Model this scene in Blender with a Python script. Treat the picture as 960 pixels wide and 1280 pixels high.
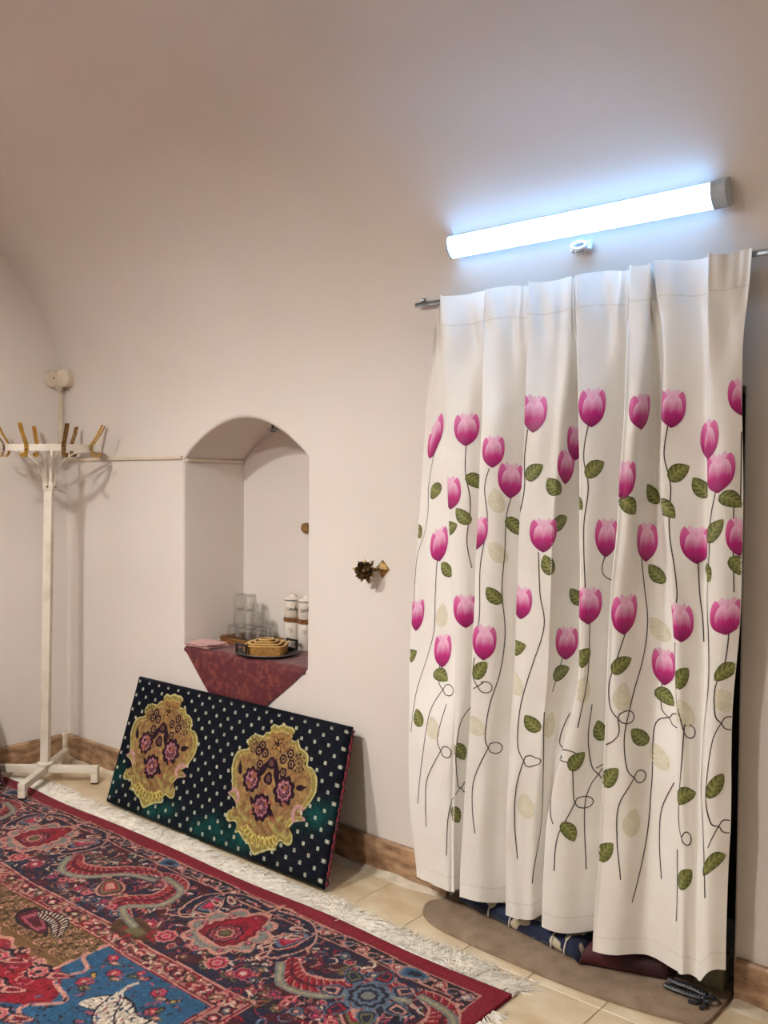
import bpy, bmesh, math, random
import numpy as np
from mathutils import Matrix, Vector, Euler, Quaternion

for o in list(bpy.data.objects):
    bpy.data.objects.remove(o)
random.seed(7)
RNG = np.random.default_rng(11)
SC = bpy.context.scene
COL = SC.collection

# ------------------------------------------------------------------ camera
# world: the long wall is the plane Y=0 (room at Y<0), the end wall is X=0, floor Z=0, metres
F_PX, YAW, PITCH, ROLL = 1142.35, 0.7016, -0.0305, 0.0078
cam_d = bpy.data.cameras.new('camera')
cam = bpy.data.objects.new('camera', cam_d)
COL.objects.link(cam)
_f = Vector((-math.sin(YAW) * math.cos(PITCH), math.cos(YAW) * math.cos(PITCH), math.sin(PITCH)))
_r = Vector((math.cos(YAW), math.sin(YAW), 0))
_u = _r.cross(_f)
_r2 = math.cos(ROLL) * _r + math.sin(ROLL) * _u
_u2 = -math.sin(ROLL) * _r + math.cos(ROLL) * _u
M = Matrix.Identity(4)
for i in range(3):
    M[i][0], M[i][1], M[i][2] = _r2[i], _u2[i], -_f[i]
M.translation = Vector((4.5162, -2.6781, 1.5))
cam.matrix_world = M
cam_d.sensor_fit = 'VERTICAL'
cam_d.sensor_height = 36.0
cam_d.lens = F_PX / 1280 * 36.0
cam_d.clip_start = 0.02
SC.camera = cam

# ------------------------------------------------------------------ world, exposure, lamps
w = bpy.data.worlds.new('world')
SC.world = w
w.use_nodes = True
w.node_tree.nodes['Background'].inputs[0].default_value = (0.5, 0.5, 0.52, 1)
w.node_tree.nodes['Background'].inputs[1].default_value = 0.05
SC.view_settings.view_transform = 'Standard'
SC.view_settings.look = 'None'
SC.view_settings.gamma = 1.0
SC.view_settings.use_curve_mapping = False
SC.view_settings.exposure = 0.70
SC.cycles.transparent_max_bounces = 48
LAMP_E = 22.0          # emission of the wall tube
GLOBE_E = 265.0        # emission of the unseen ceiling globes above the room
GLOBE_POS = ((2.45, -2.75, 2.68), (1.55, -2.2, 2.70))   # two unseen pendants, the second added to even out the light

# ------------------------------------------------------------------ helpers
def lin(c):
    if isinstance(c, str):
        c = c.lstrip('#')
        c = [int(c[i:i + 2], 16) for i in (0, 2, 4)]
    c = [x / 255.0 for x in c]
    return tuple(x / 12.92 if x <= 0.04045 else ((x + 0.055) / 1.055) ** 2.4 for x in c)

def mat(name, c1, c2=None, scale=12.0, rough=0.6, metal=0.0, bump=0.0, bscale=80.0, detail=4.0,
        lo=0.35, hi=0.65, sheen=0.0, sheen_col=None, spec=0.5, stretch=None, emit=None, estr=0.0,
        attr=None, coat=0.0, transl=0.0):
    m = bpy.data.materials.new(name)
    m.use_nodes = True
    nt = m.node_tree
    N, L = nt.nodes, nt.links
    b = N['Principled BSDF']
    b.inputs['Roughness'].default_value = rough
    b.inputs['Metallic'].default_value = metal
    b.inputs['Specular IOR Level'].default_value = spec
    b.inputs['Coat Weight'].default_value = coat
    if sheen:
        b.inputs['Sheen Weight'].default_value = sheen
        b.inputs['Sheen Roughness'].default_value = 0.4
        if sheen_col:
            b.inputs['Sheen Tint'].default_value = (*lin(sheen_col), 1)
    tc = N.new('ShaderNodeTexCoord')
    vec = tc.outputs['Object']
    if stretch:
        mp = N.new('ShaderNodeMapping')
        mp.inputs['Scale'].default_value = stretch
        L.new(vec, mp.inputs['Vector'])
        vec = mp.outputs['Vector']
    nz = N.new('ShaderNodeTexNoise')
    nz.inputs['Scale'].default_value = scale
    nz.inputs['Detail'].default_value = detail
    L.new(vec, nz.inputs['Vector'])
    ramp = N.new('ShaderNodeMapRange')
    ramp.inputs['From Min'].default_value = lo
    ramp.inputs['From Max'].default_value = hi
    L.new(nz.outputs['Fac'], ramp.inputs['Value'])
    mx = N.new('ShaderNodeMix')
    mx.data_type = 'RGBA'
    L.new(ramp.outputs['Result'], mx.inputs['Factor'])
    mx.inputs['A'].default_value = (*lin(c1), 1)
    mx.inputs['B'].default_value = (*lin(c2 or c1), 1)
    out = mx.outputs['Result']
    if attr:
        at = N.new('ShaderNodeAttribute')
        at.attribute_name = attr
        ml = N.new('ShaderNodeMix')
        ml.data_type = 'RGBA'
        ml.blend_type = 'MULTIPLY'
        ml.inputs['Factor'].default_value = 1.0
        L.new(at.outputs['Color'], ml.inputs['A'])
        L.new(out, ml.inputs['B'])
        out = ml.outputs['Result']
    L.new(out, b.inputs['Base Color'])
    if bump:
        n2 = N.new('ShaderNodeTexNoise')
        n2.inputs['Scale'].default_value = bscale
        n2.inputs['Detail'].default_value = 5.0
        L.new(vec, n2.inputs['Vector'])
        bp = N.new('ShaderNodeBump')
        bp.inputs['Strength'].default_value = bump
        bp.inputs['Distance'].default_value = 0.01
        L.new(n2.outputs['Fac'], bp.inputs['Height'])
        L.new(bp.outputs['Normal'], b.inputs['Normal'])
    if emit:
        b.inputs['Emission Color'].default_value = (*emit, 1)
        b.inputs['Emission Strength'].default_value = estr
    if transl:
        tr = N.new('ShaderNodeBsdfTranslucent')
        L.new(out, tr.inputs['Color'])
        ms = N.new('ShaderNodeMixShader')
        ms.inputs[0].default_value = transl
        L.new(b.outputs[0], ms.inputs[1])
        L.new(tr.outputs[0], ms.inputs[2])
        L.new(ms.outputs[0], N['Material Output'].inputs['Surface'])
    return m

def glass_mat(name, tint):
    m = bpy.data.materials.new(name)
    m.use_nodes = True
    nt = m.node_tree
    N, L = nt.nodes, nt.links
    N.remove(N['Principled BSDF'])
    t = N.new('ShaderNodeBsdfTransparent')
    t.inputs[0].default_value = (*tint, 1)
    g = N.new('ShaderNodeBsdfGlossy')
    g.inputs['Roughness'].default_value = 0.03
    lw = N.new('ShaderNodeLayerWeight')
    lw.inputs['Blend'].default_value = 0.3
    nz = N.new('ShaderNodeTexNoise')
    nz.inputs['Scale'].default_value = 60
    mr = N.new('ShaderNodeMapRange')
    mr.inputs['To Min'].default_value = 0.04
    mr.inputs['To Max'].default_value = 0.85
    L.new(lw.outputs['Facing'], mr.inputs['Value'])
    bp = N.new('ShaderNodeBump')
    bp.inputs['Strength'].default_value = 0.15
    bp.inputs['Distance'].default_value = 0.003
    L.new(nz.outputs['Fac'], bp.inputs['Height'])
    L.new(bp.outputs['Normal'], g.inputs['Normal'])
    ms = N.new('ShaderNodeMixShader')
    L.new(mr.outputs['Result'], ms.inputs[0])
    L.new(t.outputs[0], ms.inputs[1])
    L.new(g.outputs[0], ms.inputs[2])
    L.new(ms.outputs[0], N['Material Output'].inputs['Surface'])
    return m

ORG = {}

class MB:
    """collects faces, built as one mesh object"""
    def __init__(self):
        self.v, self.f, self.c = [], [], []
    def add(self, vs, fs, col=None):
        b = len(self.v)
        self.v.extend([tuple(map(float, x)) for x in vs])
        self.f.extend([tuple(b + i for i in q) for q in fs])
        if col is not None:
            if len(col) == 3 and not hasattr(col[0], '__len__'):
                col = [col] * len(vs)
            self.c.extend([tuple(x) for x in col])
        return self
    def box(self, c, s, rot=None, col=None):
        hx, hy, hz = s[0] / 2, s[1] / 2, s[2] / 2
        vs = [Vector((x, y, z)) for z in (-hz, hz) for y in (-hy, hy) for x in (-hx, hx)]
        if rot is not None:
            R = rot if isinstance(rot, Matrix) else Euler(rot).to_matrix()
            vs = [R @ q for q in vs]
        vs = [q + Vector(c) for q in vs]
        return self.add(vs, [(0, 2, 3, 1), (4, 5, 7, 6), (0, 1, 5, 4), (2, 6, 7, 3), (0, 4, 6, 2), (1, 3, 7, 5)], col)
    def tube(self, path, r, n=10, cap=True, flat=1.0, up=None, closed=False, col=None):
        P = [Vector(q) for q in path]
        m = len(P)
        rs = r if hasattr(r, '__len__') else [r] * m
        vs, fs = [], []
        ref = None
        for i in range(m):
            if closed:
                t = P[(i + 1) % m] - P[i - 1]
            else:
                t = P[min(i + 1, m - 1)] - P[max(i - 1, 0)]
            t.normalize()
            if ref is None:
                ref = Vector(up) if up else (Vector((0, 0, 1)) if abs(t.z) < 0.9 else Vector((1, 0, 0)))
            elif up:
                ref = Vector(up)
            a = (ref - t * ref.dot(t)).normalized()
            b = t.cross(a)
            if not up:
                ref = a
            for k in range(n):
                th = 2 * math.pi * k / n
                vs.append(P[i] + a * (math.cos(th) * rs[i]) + b * (math.sin(th) * rs[i] * flat))
        for i in range(m if closed else m - 1):
            j = (i + 1) % m
            for k in range(n):
                k2 = (k + 1) % n
                fs.append((i * n + k, i * n + k2, j * n + k2, j * n + k))
        if cap and not closed:
            fs.append(tuple(reversed(range(n))))
            fs.append(tuple((m - 1) * n + k for k in range(n)))
        return self.add(vs, fs, col)
    def lathe(self, prof, n=24, c=(0, 0, 0), sx=1.0, sy=1.0, rib=None):
        vs, fs = [], []
        m = len(prof)
        for i, (r, z) in enumerate(prof):
            for k in range(n):
                th = 2 * math.pi * k / n
                rr = r * (rib(th, i) if rib else 1.0)
                vs.append((c[0] + rr * math.cos(th) * sx, c[1] + rr * math.sin(th) * sy, c[2] + z))
        for i in range(m - 1):
            for k in range(n):
                k2 = (k + 1) % n
                fs.append((i * n + k, i * n + k2, (i + 1) * n + k2, (i + 1) * n + k))
        if prof[0][0] > 1e-6:
            fs.append(tuple(reversed(range(n))))
        if prof[-1][0] > 1e-6:
            fs.append(tuple((m - 1) * n + k for k in range(n)))
        return self.add(vs, fs)
    def prism(self, poly, o, ax, ay, depth):
        """polygon in (ax, ay) at o, extruded along ax x ay by depth"""
        o, ax, ay = Vector(o), Vector(ax), Vector(ay)
        n = ax.cross(ay).normalized()
        k = len(poly)
        vs = [o + ax * a + ay * b for a, b in poly] + [o + ax * a + ay * b + n * depth for a, b in poly]
        fs = [tuple(reversed(range(k))), tuple(range(k, 2 * k))] + [(i, (i + 1) % k, k + (i + 1) % k, k + i) for i in range(k)]
        return self.add(vs, fs)
    def grid(self, P, col=None, closed=False):
        """P: rows x cols x 3 numpy array"""
        r, c = P.shape[:2]
        fs = []
        for i in range(r - 1):
            for j in range(c if closed else c - 1):
                j2 = (j + 1) % c
                fs.append((i * c + j, i * c + j2, (i + 1) * c + j2, (i + 1) * c + j))
        return self.add(P.reshape(-1, 3), fs, None if col is None else col.reshape(-1, 3))
    def build(self, name, m, parent=None, origin=(0, 0, 0), smooth=None, bevel=0.0, seg=2, fix=True):
        org = ORG[parent] if parent is not None else Vector(origin)
        me = bpy.data.meshes.new(name)
        me.from_pydata([(a - org[0], b - org[1], c - org[2]) for a, b, c in self.v], [], self.f)
        if fix or bevel:
            bm = bmesh.new()
            bm.from_mesh(me)
            if fix:
                bmesh.ops.remove_doubles(bm, verts=bm.verts, dist=1e-6)
                bmesh.ops.recalc_face_normals(bm, faces=bm.faces)
            if bevel:
                es = [e for e in bm.edges if len(e.link_faces) == 2 and e.calc_face_angle(0) > 0.6]
                bmesh.ops.bevel(bm, geom=es, offset=bevel, segments=seg, profile=0.6, affect='EDGES', clamp_overlap=True)
            bm.to_mesh(me)
            bm.free()
        if self.c:
            ca = me.color_attributes.new('col', 'FLOAT_COLOR', 'POINT')
            arr = np.ones((len(self.c), 4), np.float32)
            arr[:, :3] = np.array(self.c, np.float32)
            ca.data.foreach_set('color', arr.ravel())
        me.materials.append(m)
        if smooth is not None:
            me.polygons.foreach_set('use_smooth', [True] * len(me.polygons))
            me.set_sharp_from_angle(angle=math.radians(smooth))
        return link(name, me, parent, org)

def link(name, me, parent=None, org=(0, 0, 0)):
    o = bpy.data.objects.new(name, me)
    COL.objects.link(o)
    if parent is not None:
        o.parent = parent
        ORG[o] = ORG[parent]
    else:
        o.location = org
        ORG[o] = Vector(org)
    return o

def grid_mesh(name, P, col, m, parent=None, origin=(0, 0, 0), smooth=True):
    """fast dense grid with a colour per vertex"""
    org = np.array(ORG[parent] if parent is not None else origin, float)
    r, c = P.shape[:2]
    idx = np.arange(r * c).reshape(r, c)
    q = np.stack([idx[:-1, :-1], idx[:-1, 1:], idx[1:, 1:], idx[1:, :-1]], -1).reshape(-1, 4)
    me = bpy.data.meshes.new(name)
    me.vertices.add(r * c)
    me.vertices.foreach_set('co', (P.reshape(-1, 3) - org).astype(np.float32).ravel())
    me.loops.add(q.size)
    me.loops.foreach_set('vertex_index', q.ravel().astype(np.int32))
    me.polygons.add(len(q))
    me.polygons.foreach_set('loop_start', (np.arange(len(q)) * 4).astype(np.int32))
    me.polygons.foreach_set('use_smooth', np.full(len(q), smooth))
    me.update(calc_edges=True)
    if col is not None:
        ca = me.color_attributes.new('col', 'FLOAT_COLOR', 'POINT')
        arr = np.ones((r * c, 4), np.float32)
        arr[:, :3] = col.reshape(-1, 3)
        ca.data.foreach_set('color', arr.ravel())
    me.materials.append(m)
    return link(name, me, parent, org)

def thing(name, label, cat, loc, group=None):
    o = bpy.data.objects.new(name, None)
    o.empty_display_size = 0.1
    COL.objects.link(o)
    o.location = loc
    ORG[o] = Vector(loc)
    return tag(o, label, cat, group)

def tag(o, label=None, cat=None, group=None, kind=None):
    if label: o['label'] = label
    if cat: o['category'] = cat
    if group: o['group'] = group
    if kind: o['kind'] = kind
    return o

def struct(o, label=None):
    o['kind'] = 'structure'
    if label: o['label'] = label
    return o

def dup(root, loc, rotz=0.0, label=None):
    r = root.copy()
    COL.objects.link(r)
    r.location = loc
    r.rotation_euler = (0, 0, rotz)
    if label: r['label'] = label
    for ch in list(root.children):
        c = ch.copy()
        COL.objects.link(c)
        c.parent = r
        for g in list(ch.children):
            d = g.copy()
            COL.objects.link(d)
            d.parent = c
    return r

def spline(pts, n=8):
    P = np.array(pts, float)
    out = []
    m = len(P)
    for i in range(m - 1):
        p0, p1, p2, p3 = P[max(i - 1, 0)], P[i], P[i + 1], P[min(i + 2, m - 1)]
        for k in range(n):
            t = k / n
            out.append(0.5 * ((2 * p1) + (-p0 + p2) * t + (2 * p0 - 5 * p1 + 4 * p2 - p3) * t * t + (-p0 + 3 * p1 - 3 * p2 + p3) * t ** 3))
    out.append(P[-1])
    return np.array(out)

# ------------------------------------------------------------------ materials
M_PLASTER = mat('plaster', '#e2dad1', '#dbd2c8', scale=1.3, rough=0.85, bump=0.25, bscale=9, lo=0.3, hi=0.7, spec=0.2)
M_TILE = mat('travertine_tile', '#dbccae', '#b99c70', scale=5.5, rough=0.32, bump=0.08, bscale=30, detail=6, lo=0.3, hi=0.75, stretch=(1, 1.8, 1))
M_GROUT = mat('grout', '#d9cdb8', '#b7a78d', scale=14, rough=0.9, bump=0.3, bscale=60)
M_BASE = mat('brown_travertine', '#b39170', '#7a5a40', scale=13, rough=0.45, bump=0.3, bscale=40, detail=10, lo=0.36, hi=0.64, stretch=(1.0, 1.0, 2.6))
M_WHITEMETAL = mat('white_painted_steel', '#e0d6c5', '#c8bba4', scale=9, rough=0.38, lo=0.45, hi=0.75, bump=0.05, bscale=40)
M_BRASS = mat('brass', '#e2b75c', '#b08638', scale=18, rough=0.3, metal=0.75)
M_DARKBRASS = mat('dark_brass', '#a5824c', '#6b4c2a', scale=60, rough=0.36, metal=0.6)
M_BLACK = mat('black_metal', '#171513', '#221f1c', scale=30, rough=0.4)
M_PLASTIC = mat('cream_plastic', '#ddd0bb', '#d3c4ac', scale=20, rough=0.45)
M_WOOD = mat('acacia_wood', '#9a6a38', '#5f3a1c', scale=10, rough=0.45, stretch=(1, 9, 6), bump=0.06, bscale=40)
M_BAMBOO = mat('bamboo_wood', '#b98a48', '#8f6530', scale=12, rough=0.45, stretch=(1, 8, 8))
M_CERAMIC = mat('white_ceramic', '#e6ddd0', '#ded3c4', scale=10, rough=0.25)
M_INK = mat('black_ink', '#1c1815', '#25201c', scale=40, rough=0.6)
M_GLASS = glass_mat('clear_glass', (0.975, 0.98, 0.975))
M_STEEL = mat('chrome_steel', '#aeb6bd', '#8b939a', scale=30, rough=0.25, metal=1.0)

# ------------------------------------------------------------------ the room shell
ROOM_X, ROOM_Y = 6.0, -4.8
Z0, R1 = 1.86, 1.05                      # springing of the vault, haunch radius
A1 = math.radians(55)
R2 = (2.4 - (R1 - R1 * math.cos(A1))) / math.cos(A1)
def vault_half(n1=14, n2=14):
    pts = []
    for i in range(n1):
        a = A1 * i / n1
        pts.append((-(R1 - R1 * math.cos(a)), Z0 + R1 * math.sin(a)))
    cy, cz = -2.4, Z0 + R1 * math.sin(A1) - R2 * math.sin(A1)
    for i in range(n2 + 1):
        a = A1 + (math.pi / 2 - A1) * i / n2
        pts.append((cy + R2 * math.cos(a), cz + R2 * math.sin(a)))
    return pts
half = vault_half()
PROFILE = half + [(-4.8 - y, z) for y, z in reversed(half[:-1])]
def vault_y(z):
    return -(R1 - math.sqrt(max(R1 * R1 - (z - Z0) ** 2, 0)))

mb = MB()
xs = np.linspace(0, ROOM_X, 25)
P = np.zeros((len(xs), len(PROFILE), 3))
for i, x in enumerate(xs):
    for j, (y, z) in enumerate(PROFILE):
        wob = 0.004 * math.sin(2.1 * x + 1.3 * j) * min(1.0, j / 6, (len(PROFILE) - 1 - j) / 6) * min(1, i, len(xs) - 1 - i)
        P[i, j] = (x, y, z + wob)
mb.grid(P)
struct(mb.build('ceiling', M_PLASTER, smooth=60), 'plastered barrel vault curving up from the long walls')

for nm, x in (('wall_left', 0.0), ('wall_right', ROOM_X)):
    mb = MB()
    poly = [(0, 0)] + [(y, z) for y, z in PROFILE] + [(ROOM_Y, 0)]
    t = -0.06 if x == 0 else 0.06
    k = len(poly)
    mb.add([(x, y, z) for y, z in poly] + [(x + t, y, z) for y, z in poly],
           [tuple(range(k)), tuple(range(2 * k - 1, k - 1, -1))] + [(i, (i + 1) % k, k + (i + 1) % k, k + i) for i in range(k)])
    struct(mb.build(nm, M_PLASTER), 'end wall rounded by the vault above')
mb = MB()
mb.box((ROOM_X / 2, ROOM_Y - 0.03, Z0 / 2), (ROOM_X, 0.06, Z0))
struct(mb.build('wall_front', M_PLASTER))

# long wall with the arched niche and the curtained doorway
NX, NH, NSILL, NSPR, NRISE, ND = 1.428, 0.411, 0.725, 1.612, 0.175, 0.372
DX, DH, DSPR, DRISE, DD = 3.10, 0.506, 1.79, 0.05, 0.62
def outline(cx, h, sill, spr, rise, off, n=20):
    pts = [(cx - h - off, sill - off)]
    pts += [(cx - h - off, sill + (spr - sill) * k / 6) for k in range(1, 6)]
    for k in range(n + 1):
        t = -1 + 2 * k / n
        pts.append((cx + (h + off) * t, spr + (rise + off) * (1 - t * t) + off * 0.3 * (1 - abs(t))))
    pts += [(cx + h + off, sill + (spr - sill) * k / 6) for k in range(5, 0, -1)]
    pts += [(cx + h + off, sill - off)]
    return pts
RN = 0.014
mb = MB()
def quad(x0, z0a, z0b, x1, z1a, z1b):
    mb.add([(x0, 0, z0a), (x1, 0, z1a), (x1, 0, z1b), (x0, 0, z0b)], [(0, 1, 2, 3)])
def opening(cx, h, sill, spr, rise, off, floor_open):
    o = outline(cx, h, sill, spr, rise, off)
    arch = o[6:-6]
    for a, b in zip(arch[:-1], arch[1:]):
        quad(a[0], a[1], Z0, b[0], b[1], Z0)
        if not floor_open:
            quad(a[0], 0, sill - off, b[0], 0, sill - off)
opening(NX, NH, NSILL, NSPR, NRISE, RN, False)
opening(DX, DH, 0, DSPR, DRISE, 0.008, True)
for a, b in ((0, NX - NH - RN), (NX + NH + RN, DX - DH - 0.008), (DX + DH + 0.008, ROOM_X)):
    for q in np.linspace(a, b, 5)[:-1]:
        quad(q, 0, Z0, q + (b - a) / 4, 0, Z0)
wall_back = struct(mb.build('wall_back', M_PLASTER), 'long cream plaster wall with arched niche and curtained doorway')

def recess(name, cx, h, sill, spr, rise, rad, depth, with_back, lab, m):
    mb = MB()
    rings = []
    for k in range(5):
        a = math.pi / 2 * k / 4
        off = rad * (1 - math.sin(a))
        y = rad * (1 - math.cos(a))
        rings.append([(x, y, max(z, 0.0)) for x, z in outline(cx, h, sill, spr, rise, off)])
    rings.append([(x, depth, max(z, 0.0)) for x, z in outline(cx, h, sill, spr, rise, 0)])
    P = np.array(rings)
    mb.grid(P)
    n = P.shape[1]
    if sill > 0:      # sill, front lip to back
        for a, b in zip(rings[:-1], rings[1:]):
            mb.add([a[0], a[-1], b[-1], b[0]], [(0, 1, 2, 3)])
    if with_back:
        mb.add(rings[-1], [tuple(range(n))])
    o = mb.build(name, m, wall_back, smooth=40)
    o['label'] = lab
    return o
recess('niche_recess', NX, NH, NSILL, NSPR, NRISE, RN, ND, True, 'arched wall niche with rounded plaster edges', M_PLASTER)
recess('doorway_recess', DX, DH, 0.0, DSPR, DRISE, 0.008, DD, False, 'deep doorway behind the curtain', M_PLASTER)

# wooden door closing the deep doorway
M_DOOR = mat('dark_door_wood', '#3a2416', '#24150c', scale=6, rough=0.5, stretch=(6, 6, 1), bump=0.1, bscale=30)
mb = MB()
mb.box((DX, DD - 0.1, 0.925), (2 * DH - 0.004, 0.05, 1.845))
door = struct(mb.build('door_1', M_DOOR, origin=(DX, DD - 0.1, 0), bevel=0.004), 'dark wooden door behind the curtain')
for zc, hh in ((0.45, 0.62), (1.3, 0.8)):
    for sx in (-1, 1):
        mb = MB(); mb.box((DX + sx * 0.23, DD - 0.127, zc), (0.34, 0.012, hh)); mb.build('door_panel', M_DOOR, door, bevel=0.006)

# floor: slab and the stone tiles that show
mb = MB()
mb.box((ROOM_X / 2, ROOM_Y / 2, -0.054), (ROOM_X, -ROOM_Y, 0.1))
mb.box((DX, DD / 2, -0.054), (2 * DH, DD, 0.1))
floor = struct(mb.build('floor', M_GROUT), 'beige travertine tile floor')
TW, TD, G = 0.245, 0.30, 0.0025
tile_me = None
for i in range(-1, 24):
    for j in range(0, 9):
        x0, y1 = 0.15 + i * TW, -j * TD
        if j >= 2 and x0 + TW < 3.0:
            continue
        if j > 3 and x0 > 4.6:
            continue
        cx0, cx1 = max(x0, 0.001), min(x0 + TW, ROOM_X - 0.001)
        if cx1 - cx0 < 0.05:
            continue
        full = (cx1 - cx0) > TW - 0.002
        if full and tile_me:
            o = link('tile', tile_me, floor)
        else:
            mb = MB()
            hw = (cx1 - cx0) / 2 - G / 2
            mb.box((0, 0, -0.006), (2 * hw, TD - G, 0.012))
            o = mb.build('tile', M_TILE, floor, bevel=0.0015, seg=1)
            if full:
                tile_me = o.data
        o.location = ((cx0 + cx1) / 2, y1 - TD / 2, 0.0006 * math.sin(i * 5.1 + j * 3.7))
for i in range(4):
    mb = MB()
    mb.box((0, 0, -0.006), (0.25, DD - 0.14, 0.012))
    o = mb.build('tile', M_TILE, floor, bevel=0.0015, seg=1)
    o.location = (DX - DH + 0.13 + i * 0.2505, (DD - 0.14) / 2 + 0.002, 0)

# skirting of brown stone and the smeared mortar below it
def baseboard(name, a, b, n, lab):
    """a -> b along the floor, n = into the room"""
    a, b, n = Vector((*a, 0)), Vector((*b, 0)), Vector((*n, 0))
    d = (b - a)
    L = d.length
    d.normalize()
    k = max(1, round(L / 0.62))
    prof = [(0, 0), (0.019, 0), (0.019, 0.122), (0.014, 0.129), (0, 0.129)]
    root = None
    for i in range(k):
        mb = MB()
        s0, s1 = L * i / k + 0.0006, L * (i + 1) / k - 0.0006
        vs = [a + d * s + n * (p + 0.0015) + Vector((0, 0, q + 0.001)) for s in (s0, s1) for p, q in prof]
        m = len(prof)
        mb.add(vs, [tuple(range(m)), tuple(range(2 * m - 1, m - 1, -1))] + [(j, m + j, m + (j + 1) % m, (j + 1) % m) for j in range(m)])
        if root is None:
            root = struct(mb.build(name, M_BASE, origin=a), lab)
        else:
            mb.build('stone_slab', M_BASE, root)
    # mortar bead
    mb = MB()
    ns = int(L / 0.03) + 2
    P = np.zeros((ns, 6, 3))
    for i in range(ns):
        s = L * i / (ns - 1)
        wdt = 0.032 + 0.009 * math.sin(s * 9.1) + 0.006 * math.sin(s * 23.7 + 1)
        hgt = 0.013 + 0.004 * math.sin(s * 13.3 + 2) + 0.002 * math.sin(s * 41)
        for j, (pw, ph) in enumerate(((0, 1), (0.25, 0.85), (0.5, 0.55), (0.75, 0.35), (0.93, 0.18), (1.0, 0.0))):
            q = a + d * s + n * (0.0215 + wdt * pw)
            P[i, j] = (q.x, q.y, 0.0005 + hgt * ph)
    mb.grid(P)
    o = mb.build('mortar_bead', M_GROUT, root, smooth=40)
    o['label'] = 'whitish mortar smeared along the foot of the skirting'
    return root
baseboard('baseboard_left', (0, -0.022), (0, ROOM_Y + 0.001), (1, 0), 'brown travertine skirting of the end wall')
baseboard('baseboard_back', (0.002, 0), (DX - DH - 0.012, 0), (0, -1), 'brown travertine skirting below the niche')
baseboard('baseboard_right', (DX + DH + 0.010, 0), (ROOM_X - 0.002, 0), (0, -1), 'brown travertine skirting right of the doorway')

# ------------------------------------------------------------------ lamps
# unseen globe lamps: one inferred from shadows, one added to brighten the left
M_GLOBE = mat('unseen_lamp_opal_glass', '#fff4e6', rough=0.4, emit=(1.0, 0.98, 0.96), estr=GLOBE_E)
M_SHADE = mat('unseen_lamp_enamel', '#e9e6e0', '#dedad2', scale=10, rough=0.4)
for (gx, gy, gz), where in zip(GLOBE_POS, ('over the middle of the rug', 'nearer the coat stand, added to even out the light')):
    lamp = thing('unseen_pendant_lamp', 'unseen white enamel dome pendant lamp with opal globe hanging ' + where, 'lamp', (gx, gy, 3.32))
    mb = MB(); mb.lathe([(0.0, 0.015), (0.06, 0.012), (0.065, -0.02), (0.02, -0.035), (0.0, -0.036)], 20, (gx, gy, 3.315)); mb.build('unseen_lamp_rose', M_SHADE, lamp, smooth=40)
    mb = MB(); mb.tube([(gx, gy, 3.29), (gx, gy, gz + 0.17)], 0.006, 8); mb.build('unseen_lamp_rod', M_STEEL, lamp, smooth=40)
    dome = [(0.02, 0.172), (0.06, 0.165), (0.12, 0.135), (0.17, 0.075), (0.195, 0.0), (0.206, -0.046)]
    mb = MB(); mb.lathe([(0.0, 0.172)] + dome + [(r - 0.003, z - 0.001) for r, z in reversed(dome)] + [(0.0, 0.168)], 40, (gx, gy, gz)); mb.build('unseen_lamp_dome', M_SHADE, lamp, smooth=50)
    mb = MB(); mb.lathe([(0.10 * math.sin(math.pi * k / 14) if 0 < k < 14 else 0.0, -0.10 * math.cos(math.pi * k / 14)) for k in range(15)], 24, (gx, gy, gz + 0.03)); mb.build('unseen_lamp_globe', M_GLOBE, lamp, smooth=60)

# LED batten on the haunch of the vault over the curtain
M_LED = mat('lit_led_diffuser', '#ffffff', rough=0.5, emit=(0.24, 0.54, 1.0), estr=LAMP_E)
M_CAP = mat('grey_lamp_cap', '#b9c4cf', '#aab6c2', scale=20, rough=0.4)
LZ = 2.322
LY = vault_y(LZ)
ang = math.asin((LZ - Z0) / R1)           # lean of the wall there
nrm = Vector((0, -math.cos(ang), -math.sin(ang)))     # out of the wall
upv = Vector((0, -math.sin(ang), math.cos(ang)))
def lp(x, up, out):
    q = Vector((x, LY, LZ)) + upv * up + nrm * out
    return (q.x, q.y, q.z)
lroot = thing('tube_lamp', 'lit white LED batten lamp on the wall above the curtain', 'lamp', lp(3.13, 0, 0.002))
def batten(x0, x1, prof, nm, m, bev=0.0):
    mb = MB()
    k = len(prof)
    vs = [lp(x, u, o) for x in (x0, x1) for u, o in prof]
    mb.add(vs, [tuple(range(k)), tuple(range(2 * k - 1, k - 1, -1))] + [(j, k + j, k + (j + 1) % k, (j + 1) % k) for j in range(k)])
    return mb.build(nm, m, lroot, smooth=35, bevel=bev)
batten(2.668, 3.575, [(-0.034, 0.002), (0.034, 0.002), (0.034, 0.036), (-0.034, 0.036)], 'back_tray', M_CAP)
arc = [(0.036 * math.cos(t), 0.037 + 0.018 * math.sin(t)) for t in np.linspace(0, math.pi, 13)]
batten(2.662, 3.555, arc, 'diffuser', M_LED)
capp = [(0.037, 0.002)] + [(0.038 * math.cos(t), 0.037 + 0.020 * math.sin(t)) for t in np.linspace(0, math.pi, 11)] + [(-0.037, 0.002)]
batten(3.5555, 3.597, capp, 'end_cap', M_CAP)
batten(2.654, 2.6615, capp, 'end_cap', M_CAP)

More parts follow.
